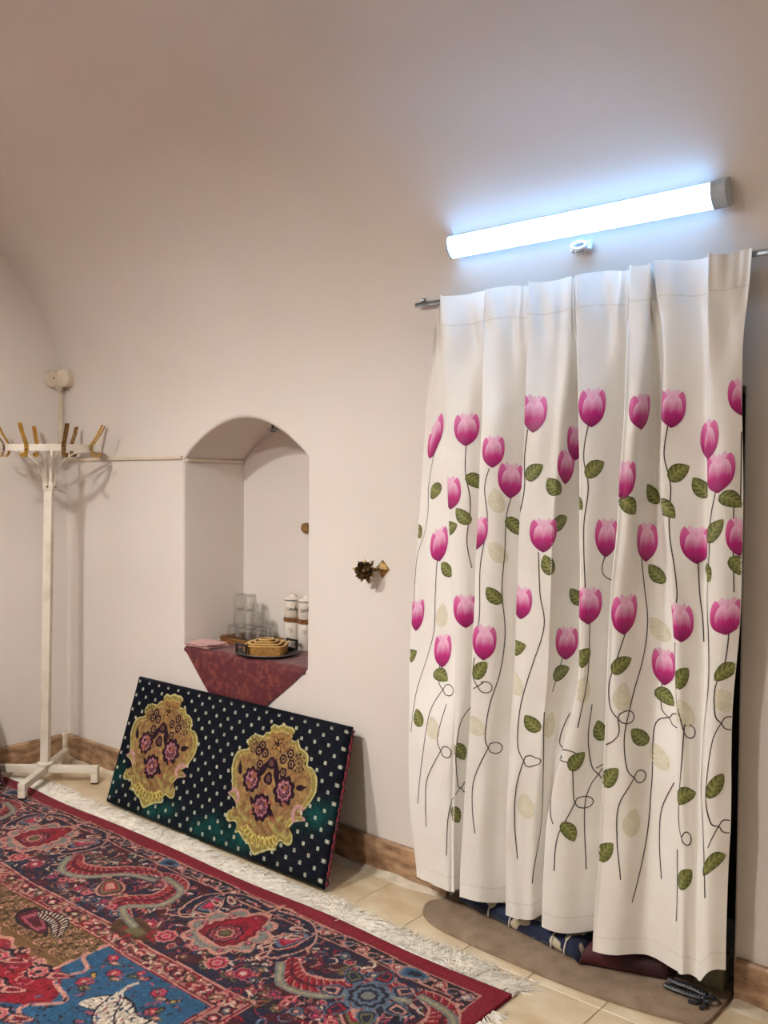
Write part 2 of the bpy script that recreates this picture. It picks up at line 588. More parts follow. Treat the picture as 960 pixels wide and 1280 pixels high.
# small white cable clip below the batten
cz = 2.243
cy = vault_y(cz)
M_GLOSSW = mat('glossy_white_plastic', '#eef2f5', '#e3e8ec', scale=20, rough=0.15)
croot = thing('cable_clip', 'small glossy white lamp holder clip on wall below the tube', 'clip', (3.125, cy - 0.003, cz))
mb = MB(); mb.box((3.125, cy - 0.012, cz + 0.004), (0.07, 0.016, 0.034), rot=(-0.35, 0, 0)); mb.build('base', M_GLOSSW, croot, bevel=0.006, seg=3, smooth=40)
mb = MB(); mb.tube([(3.125 + 0.024 * math.cos(t), cy - 0.03, cz + 0.004 + 0.011 * math.sin(t)) for t in np.linspace(0, 2 * math.pi, 20, endpoint=False)], 0.006, 8, closed=True); mb.build('ring', M_GLOSSW, croot, smooth=60)
mb = MB(); mb.box((3.125, cy - 0.026, cz - 0.013), (0.026, 0.012, 0.006)); mb.build('tongue', M_STEEL, croot, bevel=0.002)

# ------------------------------------------------------------------ curtain
ZT, ZB = 2.158, 0.085
EDGE = {   # (height, X) of each fold edge as it hangs 12 cm off the wall
 'A': [(2.123, 2.577), (1.965, 2.544), (1.741, 2.536), (1.515, 2.521), (1.23, 2.498), (0.941, 2.48), (0.651, 2.479), (0.361, 2.483), (0.066, 2.526)],
 'B': [(2.121, 2.598), (1.987, 2.614), (1.737, 2.623), (1.46, 2.634), (1.239, 2.65), (0.963, 2.671), (0.685, 2.674), (0.402, 2.664), (0.093, 2.668)],
 'C': [(2.125, 2.784), (1.971, 2.78), (1.731, 2.774), (1.516, 2.767), (1.313, 2.76), (1.041, 2.75), (0.697, 2.741), (0.415, 2.718), (0.089, 2.702)],
 'D': [(2.119, 2.954), (1.955, 2.951), (1.724, 2.945), (1.36, 2.929), (1.124, 2.923), (0.912, 2.917), (0.725, 2.904), (0.455, 2.893), (0.078, 2.892)],
 'E0': [(2.121, 3.105), (1.965, 3.104), (1.817, 3.1), (1.517, 3.077), (1.225, 3.061), (0.943, 3.048), (0.776, 3.047), (0.592, 3.034), (0.472, 3.018), (0.18, 3.005)],
 'E': [(2.122, 3.123), (1.939, 3.129), (1.765, 3.137), (1.269, 3.148), (0.919, 3.153), (0.789, 3.13), (0.601, 3.076), (0.464, 3.044), (0.174, 3.03)],
 'F': [(2.124, 3.301), (1.947, 3.293), (1.757, 3.289), (1.578, 3.279), (1.397, 3.272), (1.275, 3.261), (1.153, 3.25), (0.969, 3.245), (0.784, 3.243), (0.522, 3.233), (0.285, 3.224), (0.127, 3.21)],
 'G': [(2.126, 3.373), (1.936, 3.411), (1.693, 3.403), (1.518, 3.401), (1.401, 3.41), (1.344, 3.424), (1.084, 3.452), (0.938, 3.46), (0.725, 3.471), (0.434, 3.478), (0.192, 3.483)],
 'H': [(2.129, 3.536), (1.856, 3.536), (1.462, 3.544), (1.156, 3.547), (0.952, 3.551), (0.774, 3.545), (0.607, 3.546), (0.375, 3.546), (0.108, 3.546)],
 'I': [(2.133, 3.659), (1.957, 3.641), (1.783, 3.637), (1.519, 3.647), (1.299, 3.649), (1.077, 3.647), (0.851, 3.629), (0.626, 3.629), (0.559, 3.635), (0.399, 3.627), (0.152, 3.625)],
}
def sstep(x, a, b):
    t = np.clip((x - a) / (b - a), 0, 1)
    return t * t * (3 - 2 * t)
def edge_x(k, z):
    t = sorted(EDGE[k])
    zs = np.array([q[0] for q in t]); xs = np.array([q[1] for q in t])
    w = 0.06
    return (np.interp(z, zs, xs) + np.interp(z - w, zs, xs) + np.interp(z + w, zs, xs)) / 3
def curtain_section(z):
    """control points (X, Y) of the cloth at height z"""
    a = float(1 - sstep(z, 1.62, 2.09))        # folds open below the gathered heading
    low = float(1 - sstep(z, 0.55, 1.0))       # bottom third
    top = 1 - a
    YH = -0.092
    def at(k, y, dx=0.0):                      # edge k shifted in depth along the fold
        x = float(edge_x(k, z))
        return (x + (x - 4.516) / 2.558 * (y + 0.12) + dx, y)
    def Y(full, head=0.0):
        return YH + head * top + (full - YH) * a
    C = []
    C.append(at('A', Y(-0.035 - 0.075 * low)))
    xa, xb = C[0][0], at('B', Y(-0.10))[0]
    C.append((xa + 0.45 * (xb - xa), Y(-0.065 - 0.06 * low)))
    def ridge(k, yr, yv, headv=0.004, headr=-0.026, dv=0.014):
        r = at(k, Y(yr, headr))
        C.append((r[0] - dv + 0.008 * top, Y(yv, headv)))
        C.append((r[0] + 0.002, r[1] + 0.010 * a))
        C.append((r[0] + 0.018, r[1]))
    def face(k1, k2, t, y, head=0.0):
        x1, x2 = at(k1, -0.12)[0], at(k2, -0.12)[0]
        C.append((x1 + (x2 - x1) * t, Y(y, head)))
    ridge('B', -0.118 - 0.008 * low, -0.078 - 0.05 * low)
    face('B', 'C', 0.6, -0.104)
    ridge('C', -0.142, -0.055)
    face('C', 'D', 0.50, -0.128)
    face('C', 'D', 0.74, -0.080)
    ridge('D', -0.148, -0.030)
    face('D', 'E', 0.55, -0.130)
    e0 = at('E0', Y(-0.112))
    e1 = at('E', Y(-0.145, -0.026))
    gap = max(e1[0] - e0[0], 0.014)
    C.append((e0[0], Y(-0.118)))
    C.append((e0[0] + 0.15 * gap + 0.002, Y(-0.05 - 0.02 * low)))
    C.append((e0[0] + 0.5 * gap, Y(0.012 - 0.085 * low)))
    C.append((e1[0] - 0.012, Y(-0.03 - 0.055 * low, 0.006)))
    C.append((e1[0] + 0.001, e1[1] + 0.008 * a))
    C.append((e1[0] + 0.018, e1[1]))
    face('E', 'F', 0.45, -0.128)
    face('E', 'F', 0.74, -0.078)
    ridge('F', -0.162, -0.025)
    f = at('F', -0.15)[0]
    C.append((f + 0.052 + 0.03 * low, Y(-0.146, -0.02)))
    face('F', 'G', 0.62, -0.060 - 0.03 * low, 0.004)
    ridge('G', -0.136 + 0.012 * low, -0.070 - 0.035 * low)
    face('G', 'H', 0.55, -0.112)
    ridge('H', -0.128, -0.088 - 0.015 * low)
    face('H', 'I', 0.55, -0.124)
    C.append(at('I', Y(-0.100)))
    return np.array(C)
def catmull(P, n):
    m = len(P)
    out = []
    for i in range(m - 1):
        p0, p1, p2, p3 = P[max(i - 1, 0)], P[i], P[i + 1], P[min(i + 2, m - 1)]
        for k in range(n):
            t = k / n
            out.append(0.5 * (2 * p1 + (-p0 + p2) * t + (2 * p0 - 5 * p1 + 4 * p2 - p3) * t * t + (-p0 + 3 * p1 - 3 * p2 + p3) * t ** 3))
    out.append(P[-1])
    return np.array(out)
def curtain_grid(nz=200, seg=9):
    zr = np.linspace(0, 1, nz)
    rows = []
    for r in zr:
        z = ZB + (ZT - ZB) * r
        rows.append(catmull(curtain_section(z), seg))
    S = np.array(rows)                                   # nz x nc x 2
    nc = S.shape[1]
    d = np.linalg.norm(np.diff(S[nz // 2], axis=0), axis=1)
    u = np.concatenate([[0], np.cumsum(d)])
    ci = np.arange(nc) / seg                             # control index of a column
    ztop = ZT - 0.004 + 0.004 * np.cos(ci * 2.1) - 0.15 * (1 - sstep(ci, 0.2, 1.8))
    zbot = ZB + 0.004 * np.sin(ci * 1.7) + 0.05 * sstep(ci, ci[-1] - 3.0, ci[-1] - 0.5)
    P = np.zeros((nz, nc, 3))
    Z = zbot[None, :] + (ztop - zbot)[None, :] * zr[:, None]
    P[..., 0] = S[..., 0]
    P[..., 1] = S[..., 1]
    P[..., 2] = Z
    wr = 0.0022 * np.sin(u[None, :] * 61 + 3.1 * np.sin(Z * 5.3)) * np.sin(Z * 7.7 + u[None, :] * 9)
    head = np.exp(-((Z - 2.03) / 0.07) ** 2)
    wr = wr + 0.006 * head * np.sin(u[None, :] * 83 + 9 * Z)
    band = sstep(Z, 2.03, 2.08) * (0.4 + 0.6 * np.sin(u * 5.3 + 1)[None, :] ** 2)
    wr = wr + 0.0026 * band * np.sin(u * 185 + 3 * np.sin(u * 31))[None, :]
    P[..., 1] += wr
    return P, u, Z
M_CURTAIN = mat('cream_satin', '#f4f1ea', '#eee9e0', scale=5, rough=0.42, sheen=0.25, sheen_col='#fff8ee', spec=0.45, bump=0.03, bscale=120, transl=0.05)
M_PRINT = mat('printed_satin', '#ffffff', '#f4f4f4', scale=40, rough=0.45, attr='col', spec=0.4)
CP, CU, CZ = curtain_grid()
dU = np.gradient(CP, axis=1)
dV = np.gradient(CP, axis=0)
CN = np.cross(dU, dV)
CN /= np.linalg.norm(CN, axis=-1, keepdims=True)
if CN[..., 1].mean() > 0:
    CN = -CN
curtain = thing('curtain', 'cream satin curtain printed with pink tulips hanging over the doorway', 'curtain', (3.1, -0.1, 0.085))
# cloth: front sheet and a back sheet 1.5 mm behind it, closed round the edges
mb = MB()
back = CP - CN * 0.0015
R_, C_ = CP.shape[:2]
loop = np.concatenate([CP, back[:, ::-1]], axis=1)
mb.grid(loop, closed=True)
mb.build('cloth', M_CURTAIN, curtain, smooth=70, fix=False)

ARC = np.concatenate([np.zeros((R_, 1)), np.cumsum(np.linalg.norm(np.diff(CP[..., :2], axis=1), axis=-1), axis=1)], axis=1)
def on_cloth(uv, off, u0):
    """cloth point for (u along the cloth, height); distances are measured along the cloth from column u0"""
    uv = np.asarray(uv, float)
    u0 = np.broadcast_to(np.asarray(u0, float), uv[:, 0].shape)
    fi = np.clip((uv[:, 1] - ZB) / (ZT - ZB) * (R_ - 1), 0, R_ - 1.001)
    i = fi.astype(int)
    fv = fi - i
    j0 = np.interp(u0, CU, np.arange(C_))
    jj = np.empty(len(uv))
    ok = np.ones(len(uv), bool)
    for r in np.unique(i):
        m = i == r
        s = np.interp(j0[m], np.arange(C_), ARC[r]) + (uv[m, 0] - u0[m])
        ok[m] = (s > 0.0005) & (s < ARC[r, -1] - 0.0005)
        jj[m] = np.interp(s, ARC[r], np.arange(C_))
    jj = np.clip(jj, 0, C_ - 1.001)
    j = jj.astype(int)
    fu = jj - j
    def bil(A):
        return ((A[i, j].T * (1 - fu) * (1 - fv)) + (A[i, j + 1].T * fu * (1 - fv)) + (A[i + 1, j].T * (1 - fu) * fv) + (A[i + 1, j + 1].T * fu * fv)).T
    return bil(CP) + bil(CN) * off, ok

def patch(mb, uvg, colg, off, u0=None):
    r, c = uvg.shape[:2]
    P, ok = on_cloth(uvg.reshape(-1, 2), off, uvg.reshape(-1, 2)[:, 0] if u0 is None else np.broadcast_to(u0, (r, c)).ravel())
    inside = ok.reshape(r, c)
    fs = []
    for i in range(r - 1):
        for j in range(c - 1):
            if inside[i, j] and inside[i + 1, j] and inside[i, j + 1] and inside[i + 1, j + 1]:
                fs.append((i * c + j, i * c + j + 1, (i + 1) * c + j + 1, (i + 1) * c + j))
    mb.add(P, fs, colg.reshape(-1, 3))

def mixc(a, b, t):
    a, b = np.array(a), np.array(b)
    return a + (b - a) * np.asarray(t)[..., None]

DEEP, MID, PINK, PALE = lin('#7c0a50'), lin('#bd1f7a'), lin('#df6cab'), lin('#f3c3dc')
def petal(mb, u0, v0, w, h, tip, W, bulge, c0, c1, c2, off):
    nt, ns = 15, 9
    t = np.linspace(0, 1, nt)[:, None]
    s = np.linspace(-1, 1, ns)[None, :]
    cx = tip[0] * t + bulge * np.sin(math.pi * t ** 0.8)
    cy = tip[1] * t
    prof = (1 - (1 - np.clip(t / 0.42, 0, 1)) ** 2.4) * np.sqrt(np.clip(1 - np.clip((t - 0.42) / 0.58, 0, 1) ** 2.2, 0, 1))
    x = cx + s * W * prof
    y = cy - 0.03 * s * s * prof
    g = np.stack([u0 + x * w / 2, v0 + y * h], -1)
    tt = np.broadcast_to(t, x.shape)
    ss = np.broadcast_to(s, x.shape)
    k = np.clip(tt * 1.1 - 0.05 + 0.05 * np.cos(ss * 11 + 1) + 0.14 * np.abs(ss) * tt, 0, 1)
    col = np.where((k < 0.5)[..., None], mixc(c0, c1, k * 2), mixc(c1, c2, np.clip(k * 2 - 1, 0, 1)))
    col = col * (1 - 0.22 * np.abs(ss)[..., None] ** 3 * (1 - tt[..., None]))
    patch(mb, g, col, off, u0)
def tulip(mb, u, z, w, h):
    v0 = z - h / 2
    o = 0.0008
    petal(mb, u, v0, w, h, (-0.34, 1.0), 0.42, -0.16, MID, PINK, PALE, o)
    petal(mb, u, v0, w, h, (0.40, 0.99), 0.42, 0.16, MID, PINK, PALE, o + 0.0001)
    petal(mb, u, v0, w, h, (0.04, 0.95), 0.40, 0.0, MID, PINK, PALE, o + 0.0002)
    petal(mb, u, v0, w, h, (-0.72, 0.95), 0.40, -0.26, DEEP, MID, PINK, o + 0.0003)
    petal(mb, u, v0, w, h, (0.74, 0.94), 0.40, 0.26, DEEP, MID, PINK, o + 0.0004)
    petal(mb, u, v0, w, h, (-0.30, 0.80), 0.46, -0.16, DEEP, MID, PALE, o + 0.0005)
    petal(mb, u, v0, w, h, (0.40, 0.82), 0.48, 0.14, DEEP, MID, PALE, o + 0.0006)
def leafp(mb, u, z, ang, size, c0, c1, c2, off=0.0009):
    nt, ns = 17, 9
    t = np.linspace(0, 1, nt)[:, None]
    s = np.linspace(-1, 1, ns)[None, :]
    prof = np.clip(t, 0, 1) ** 0.55 * np.clip(1 - t, 0, 1) ** 0.85 * 0.92
    x = t - 0.5 - 0.12 * np.abs(s) * (1 - t) ** 3
    y = s * prof + 0.07 * np.sin(3 * t)
    ca, sa = math.cos(ang), math.sin(ang)
    g = np.stack([u + (x * ca - y * sa) * size, z + (x * sa + y * ca) * size], -1)
    tt = np.broadcast_to(t, y.shape)
    ss = np.broadcast_to(s, y.shape)
    vein = 0.5 + 0.5 * np.cos((tt * 4.6 - 1.3 * np.abs(ss)) * 2 * math.pi)
    k = np.clip(vein * (1 - 0.3 * np.abs(ss)) + 0.6 * (np.abs(ss) < 0.15), 0, 1)
    col = mixc(c0, c1, k)
    col = np.where((np.abs(ss) > 0.9)[..., None], np.array(c2), col)
    patch(mb, g, col, off, u)
def stemp(mb, pts, wid, col):
    P = []
    raw = [np.array(q[:2]) for q in pts]
    for k, q in enumerate(pts):
        if len(q) > 2:          # a curl: the stem runs round a small loop
            c = np.array(q[:2])
            for a in np.linspace(math.pi * 1.05, math.pi * 2.95, 9):
                P.append(c + np.array([0.024 + 0.024 * math.cos(a), 0.002 - 0.019 * math.sin(a) * -1]))
        else:
            P.append(np.array(q[:2]))
    S = spline(P, 7)
    T = np.gradient(S, axis=0)
    T /= np.linalg.norm(T, axis=1, keepdims=True) + 1e-9
    N = np.stack([-T[:, 1], T[:, 0]], -1)
    g = np.stack([S - N * wid / 2, S + N * wid / 2], 1)
    c = np.broadcast_to(np.array(col), g.shape[:2] + (3,))
    patch(mb, g, np.array(c), 0.0007, np.stack([S[:, 0], S[:, 0]], 1))

# (u along the cloth, height) of the printed motifs
TULIP = [(0.124, 1.712), (0.321, 1.694), (0.526, 1.611), (0.592, 1.52), (0.837, 1.736), (0.96, 1.561), (0.998, 1.64), (1.281, 1.741), (1.566, 1.525), (1.618, 1.723), (1.871, 1.726), (1.969, 1.632), (2.012, 1.534), (2.074, 1.741), (0.28, 1.477), (0.158, 1.305), (0.48, 1.344), (0.89, 1.348), (1.334, 1.345), (1.676, 1.333), (1.919, 1.338), (2.067, 1.345), (0.035, 1.089), (0.321, 1.068), (0.818, 1.126), (1.283, 1.134), (1.605, 1.122), (1.868, 1.109), (2.038, 1.119), (0.169, 0.92), (0.521, 0.973), (1.005, 0.992), (1.732, 0.961)]
LEAF = [(0.135, 1.518, 0), (0.348, 1.511, 1), (0.855, 1.55, 2), (0.916, 1.504, 0), (1.295, 1.555, 2), (1.239, 1.45, 1), (1.889, 1.543, 2), (1.931, 1.507, 0), (1.588, 1.442, 1), (1.708, 1.481, 0), (1.859, 1.431, 1), (2.046, 1.446, 1), (0.005, 1.42, 1), (0.313, 1.4, 0), (0.609, 1.365, 1), (2.006, 1.372, 2), (0.953, 1.382, 2), (0.191, 1.212, 0), (0.909, 1.256, 0), (1.714, 1.241, 0), (1.972, 1.254, 1), (0.546, 1.136, 0), (2.067, 1.254, 1), (1.033, 1.148, 0), (0.018, 0.928, 2), (0.516, 0.88, 2), (0.814, 0.974, 2), (1.274, 0.975, 2), (1.605, 0.969, 2), (1.868, 0.951, 2), (2.051, 0.96, 2), (0.169, 0.828, 1), (0.992, 0.895, 2), (1.739, 0.868, 1), (0.064, 0.7, 0), (0.882, 0.742, 0), (1.349, 0.744, 0), (1.656, 0.754, 0), (0.309, 0.573, 1), (1.577, 0.633, 2), (1.874, 0.607, 2), (2.031, 0.632, 2), (1.295, 0.41, 1), (1.575, 0.403, 2), (0.297, 0.35, 1), (1.874, 0.367, 2), (2.031, 0.408, 2), (1.295, 0.646, 2), (0.278, 1.351, 2)]
FADED = [(0.546, 1.453), (0.555, 1.283), (0.169, 1.05), (0.146, 0.656), (0.502, 0.694), (0.953, 0.732), (0.909, 0.469), (1.726, 0.699), (1.636, 0.497), (0.811, 0.866), (1.72, 1.076), (1.279, 0.877), (1.871, 0.853), (2.046, 0.88), (1.605, 0.877)]
STEM = [[(0.124, 1.659), (0.084, 1.573), (0.084, 1.443), (0.011, 1.323), (0.011, 1.131)], [(0.146, 1.251), (0.135, 1.118), (0.124, 0.969), (0.044, 0.786), (0.018, 0.644)], [(0.321, 1.64), (0.321, 1.542), (0.336, 1.434), (0.325, 1.308), (0.342, 1.216)], [(0.516, 1.556), (0.502, 1.489), (0.516, 1.382), (0.498, 1.238), (0.502, 1.086), (0.498, 1.02)], [(0.598, 1.47), (0.581, 1.395), (0.581, 1.275), (0.576, 1.144), (0.592, 1.011), (0.581, 0.876), (0.55, 0.764), (0.541, 0.655), (0.555, 0.616, 1), (0.511, 0.503), (0.511, 0.405), (0.526, 0.318)], [(0.814, 1.683), (0.808, 1.592), (0.814, 1.492), (0.799, 1.388)], [(0.873, 1.293), (0.882, 1.162), (0.898, 1.059), (0.864, 0.928), (0.837, 0.792), (0.837, 0.661), (0.873, 0.611, 1), (0.846, 0.513), (0.846, 0.393), (0.873, 0.283)], [(1.276, 1.686), (1.269, 1.591), (1.277, 1.495), (1.269, 1.368), (1.272, 1.188)], [(1.289, 1.079), (1.289, 0.925), (1.281, 0.827), (1.279, 0.751)], [(0.992, 0.944), (0.973, 0.885), (0.953, 0.836)], [(0.489, 0.921), (0.487, 0.855), (0.507, 0.819, 1), (0.33, 0.714), (0.285, 0.578), (0.305, 0.464), (0.33, 0.447, 1), (0.241, 0.377), (0.225, 0.209)], [(0.158, 0.868), (0.158, 0.809), (0.18, 0.781, 1), (0.124, 0.704), (0.094, 0.548), (0.064, 0.371)], [(0.201, 0.734), (0.169, 0.617), (0.191, 0.57, 1), (0.124, 0.471), (0.113, 0.379), (0.113, 0.289)], [(1.611, 1.068), (1.588, 0.994), (1.567, 0.917), (1.571, 0.846), (1.588, 0.809, 1), (1.564, 0.727), (1.349, 0.618)], [(1.656, 1.289), (1.676, 1.18), (1.685, 1.088), (1.666, 0.967), (1.627, 0.851), (1.6, 0.756), (1.605, 0.658), (1.636, 0.628, 1), (1.591, 0.564), (1.588, 0.438), (1.6, 0.32)], [(1.865, 1.677), (1.859, 1.59), (1.871, 1.496), (1.861, 1.355), (1.865, 1.208), (1.861, 1.164)], [(1.85, 1.052), (1.836, 0.939), (1.857, 0.83), (1.868, 0.793, 1), (1.851, 0.642), (1.839, 0.541), (1.855, 0.48, 1)], [(1.726, 0.912), (1.726, 0.836), (1.752, 0.812, 1), (1.708, 0.777), (1.708, 0.607), (1.694, 0.438), (1.646, 0.246)], [(2.006, 1.485), (1.991, 1.405), (1.987, 1.295), (1.977, 1.189), (1.987, 1.066), (1.986, 0.907), (1.962, 0.766), (1.949, 0.645), (1.972, 0.581), (1.986, 0.471), (1.995, 0.315)], [(1.923, 1.294), (1.927, 1.196), (1.934, 1.131), (1.937, 1.06)], [(2.046, 1.072), (2.038, 0.98), (2.012, 0.913), (2.018, 0.836), (2.042, 0.805, 1), (2.009, 0.751), (1.991, 0.614), (2.009, 0.526), (2.038, 0.506, 1), (2.001, 0.456)], [(0.917, 0.777), (0.932, 0.59), (0.953, 0.427), (0.928, 0.272), (0.923, 0.206)], [(1.059, 0.766), (1.04, 0.663), (1.245, 0.654, 1), (1.245, 0.594), (1.272, 0.43)], [(1.313, 0.826), (1.313, 0.722), (1.334, 0.629), (1.361, 0.597, 1), (1.339, 0.563), (1.329, 0.487), (1.344, 0.291)], [(1.281, 0.658), (1.295, 0.541), (1.303, 0.508, 1), (1.279, 0.406), (1.276, 0.281)], [(1.775, 0.635), (1.739, 0.546), (1.732, 0.448), (1.739, 0.333)], [(1.334, 1.296), (1.344, 1.219), (1.557, 1.172)], [(2.076, 1.698), (2.071, 1.607), (2.067, 1.431)], [(2.051, 1.43), (2.051, 1.297), (2.055, 1.185)], [(1.799, 0.447), (1.794, 0.327), (1.784, 0.23)]]

mb = MB()
sc_ = lin('#463c35')
for s in STEM:
    stemp(mb, s, 0.0034, sc_)
o = mb.build('printed_stems', M_PRINT, curtain, smooth=60, fix=False); o['kind'] = 'stuff'; o['label'] = 'thin dark curling stems of the printed flowers'
for k, (u, z) in enumerate(TULIP):
    mb = MB()
    tulip(mb, u, z, 0.080 + 0.008 * math.sin(k * 2.3), 0.118 + 0.008 * math.cos(k * 1.7))
    mb.build('printed_tulip', M_PRINT, curtain, smooth=60, fix=False)
for k, (u, z, t) in enumerate(LEAF):
    mb = MB()
    leafp(mb, u, z, (2.2, -0.7, 0.75)[t] + 0.25 * math.sin(k * 3.1), 0.066, lin('#464b1d'), lin('#989a58'), lin('#3f4422'))
    mb.build('printed_leaf', M_PRINT, curtain, smooth=60, fix=False)
for k, (u, z) in enumerate(FADED):
    mb = MB()
    leafp(mb, u, z, 1.9 + 0.5 * math.sin(k * 2.1), 0.078, lin('#dbd5b9'), lin('#e6e1cc'), lin('#dfd9c2'), 0.0006)
    mb.build('faded_leaf', M_PRINT, curtain, smooth=60, fix=False)
# hem line and heading seam stitched across the cloth
for nm, zz, wd in (('hem_seam', 0.135, 0.002), ('heading_seam', 2.055, 0.0025)):
    mb = MB()
    uu = np.linspace(0.12 if zz > 1 else 0.002, CU[-1] - 0.002, 420)
    g = np.stack([np.stack([uu, np.full_like(uu, zz - wd)], -1), np.stack([uu, np.full_like(uu, zz + wd)], -1)], 0)
    patch(mb, g, np.broadcast_to(np.array(lin('#ebe5da')), g.shape[:2] + (3,)).copy(), 0.0005)
    mb.build(nm, M_PRINT, curtain, smooth=60, fix=False)

# rail behind the heading
rail = thing('curtain_rail', 'thin steel curtain rail running along the wall behind the heading', 'curtain rail', (2.45, -0.066, 2.147))
mb = MB(); mb.box((3.55, -0.064, 2.147), (2.2, 0.012, 0.016)); mb.build('rail', M_STEEL, rail, bevel=0.003, smooth=40)
for x in (2.475, 3.70, 4.55):
    mb = MB()
    yb = vault_y(2.16)
    mb.box((x, (yb - 0.060) / 2, 2.164), (0.018, 0.060 + yb + 0.004, 0.008))
    mb.box((x, yb - 0.0035, 2.172), (0.02, 0.004, 0.035), rot=(-0.29, 0, 0))
    mb.build('bracket', M_STEEL, rail, bevel=0.001)

# ------------------------------------------------------------------ painter for woven patterns (colour per pile knot)
class Paint:
    def __init__(self, x, y, base):
        self.x, self.y = x, y
        self.c = np.empty(x.shape + (3,), np.float32)
        self.c[:] = base
    def fill(self, m, col):
        self.c[m] = col
    def sub(self, cx, cy, r):
        """rows/cols window around a motif -> local coordinates"""
        xs, ys = self.x[0], self.y[:, 0]
        j0, j1 = np.searchsorted(xs, [cx - r, cx + r])
        yy = -ys
        i0, i1 = np.searchsorted(yy, [-(cy + r), -(cy - r)])
        return slice(i0, i1), slice(j0, j1)
    def local(self, cx, cy, r, ang=0.0):
        a, b = self.sub(cx, cy, r)
        if a.stop <= a.start or b.stop <= b.start:
            return None
        dx, dy = self.x[a, b] - cx, self.y[a, b] - cy
        ca, sa = math.cos(ang), math.sin(ang)
        return self.c[a, b], dx * ca + dy * sa, -dx * sa + dy * ca
def c_(h):
    return np.array(lin(h), np.float32)
NAVY, INK, RED, DRED, MAROON = c_('#1d1f38'), c_('#1b1420'), c_('#a0102a'), c_('#7c0d22'), c_('#571322')
SALM, ROSE, CREAM, GREY, BLUE = c_('#cd9382'), c_('#a8505f'), c_('#d8c6ae'), c_('#7f8179'), c_('#285a7c')
BROWN, OLIVE, TAN, PINKR, STEEL_ = c_('#57391f'), c_('#6b6a44'), c_('#8f6f45'), c_('#c8355a'), c_('#5d7186')

def rosette(p, cx, cy, r, pet, cols, ang=0.0):
    q = p.local(cx, cy, r * 1.4, ang)
    if q is None: return
    c, x, y = q
    rad = np.hypot(x, y); th = np.arctan2(y, x)
    e = r * (0.82 + 0.2 * np.abs(np.cos(pet / 2 * th)))
    for k, col in enumerate(cols):
        c[rad < e * (1 - k * 0.9 / len(cols))] = col
def drop(p, cx, cy, L, W, ang, cols, ruf=0.0):
    """teardrop / palmette with nested outlines, tip along +x"""
    q = p.local(cx, cy, L * 1.2, ang)
    if q is None: return
    c, x, y = q
    t = x / L
    e = W * np.sqrt(np.clip(1 - t * t, 0, 1)) * np.clip(1.0 - 0.45 * t - 0.25 * (t > 0) * t, 0, 2) * (1 + ruf * np.sin(t * 22))
    d = np.where(e > 1e-5, np.abs(y) / np.maximum(e, 1e-5), 9)
    d = np.maximum(d, np.abs(t))
    for k, col in enumerate(cols):
        c[d < 1 - k / len(cols) * 0.85] = col
def vine(p, pts, w, col, n=10):
    S = spline(pts, n)
    for a, b in zip(S[:-1], S[1:]):
        m = (a + b) / 2
        L = np.linalg.norm(b - a) + 1e-6
        q = p.local(m[0], m[1], L / 2 + w * 1.5)
        if q is None: continue
        c, x, y = q
        dx, dy = (b - a) / L
        s = x * dx + y * dy
        d = np.abs(-x * dy + y * dx)
        c[(np.abs(s) < L / 2 + w * 0.4) & (d < w / 2)] = col
def feather(p, pts, w, cols, edge, ser=26):
    """a long curling leaf with slanting serrations along a spine"""
    S = spline(pts, 14)
    cum = np.concatenate([[0], np.cumsum(np.linalg.norm(np.diff(S, axis=0), axis=1))])
    tot = cum[-1]
    m = (S.min(0) + S.max(0)) / 2
    R = np.abs(S - m).max() + w
    q = p.local(m[0], m[1], R)
    if q is None: return
    c, x, y = q
    best = np.full(x.shape, 9.0); sv = np.zeros(x.shape); sd = np.zeros(x.shape)
    for k in range(len(S) - 1):
        a = S[k] - m; d = S[k + 1] - S[k]; L = np.linalg.norm(d) + 1e-9; d = d / L
        s = np.clip((x - a[0]) * d[0] + (y - a[1]) * d[1], 0, L)
        px, py = x - a[0] - d[0] * s, y - a[1] - d[1] * s
        dist = np.hypot(px, py)
        upd = dist < best
        best[upd] = dist[upd]; sv[upd] = (cum[k] + s)[upd]; sd[upd] = np.sign(d[0] * py - d[1] * px)[upd]
    t = sv / tot
    e = w * np.sin(math.pi * np.clip(t, 0, 1) ** 0.8) ** 0.6
    f = best / np.maximum(e, 1e-5)
    c[f < 1.0] = edge
    ph = (t * ser + f * 1.1 * sd) % 1.0
    inner = f < 0.82
    c[inner] = cols[0]
    c[inner & (ph < 0.42)] = cols[1]
    c[inner & (ph > 0.86) & (f > 0.2)] = cols[2]
    c[(f < 0.14)] = cols[3]
def curls(p, x0, x1, y0, y1, n, cols, rng, lo=0.012, hi=0.035, w=0.006):
    for _ in range(n):
        cx, cy = rng.uniform(x0, x1), rng.uniform(y0, y1)
        r = rng.uniform(lo, hi); a0 = rng.uniform(0, 6.28); da = rng.uniform(1.2, 3.6) * rng.choice([-1, 1])
        pts = [(cx + r * (1 - 0.5 * k / 5) * math.cos(a0 + da * k / 5), cy + r * (1 - 0.5 * k / 5) * math.sin(a0 + da * k / 5)) for k in range(6)]
        vine(p, pts, w * rng.uniform(0.7, 1.3), cols[rng.integers(len(cols))], 3)

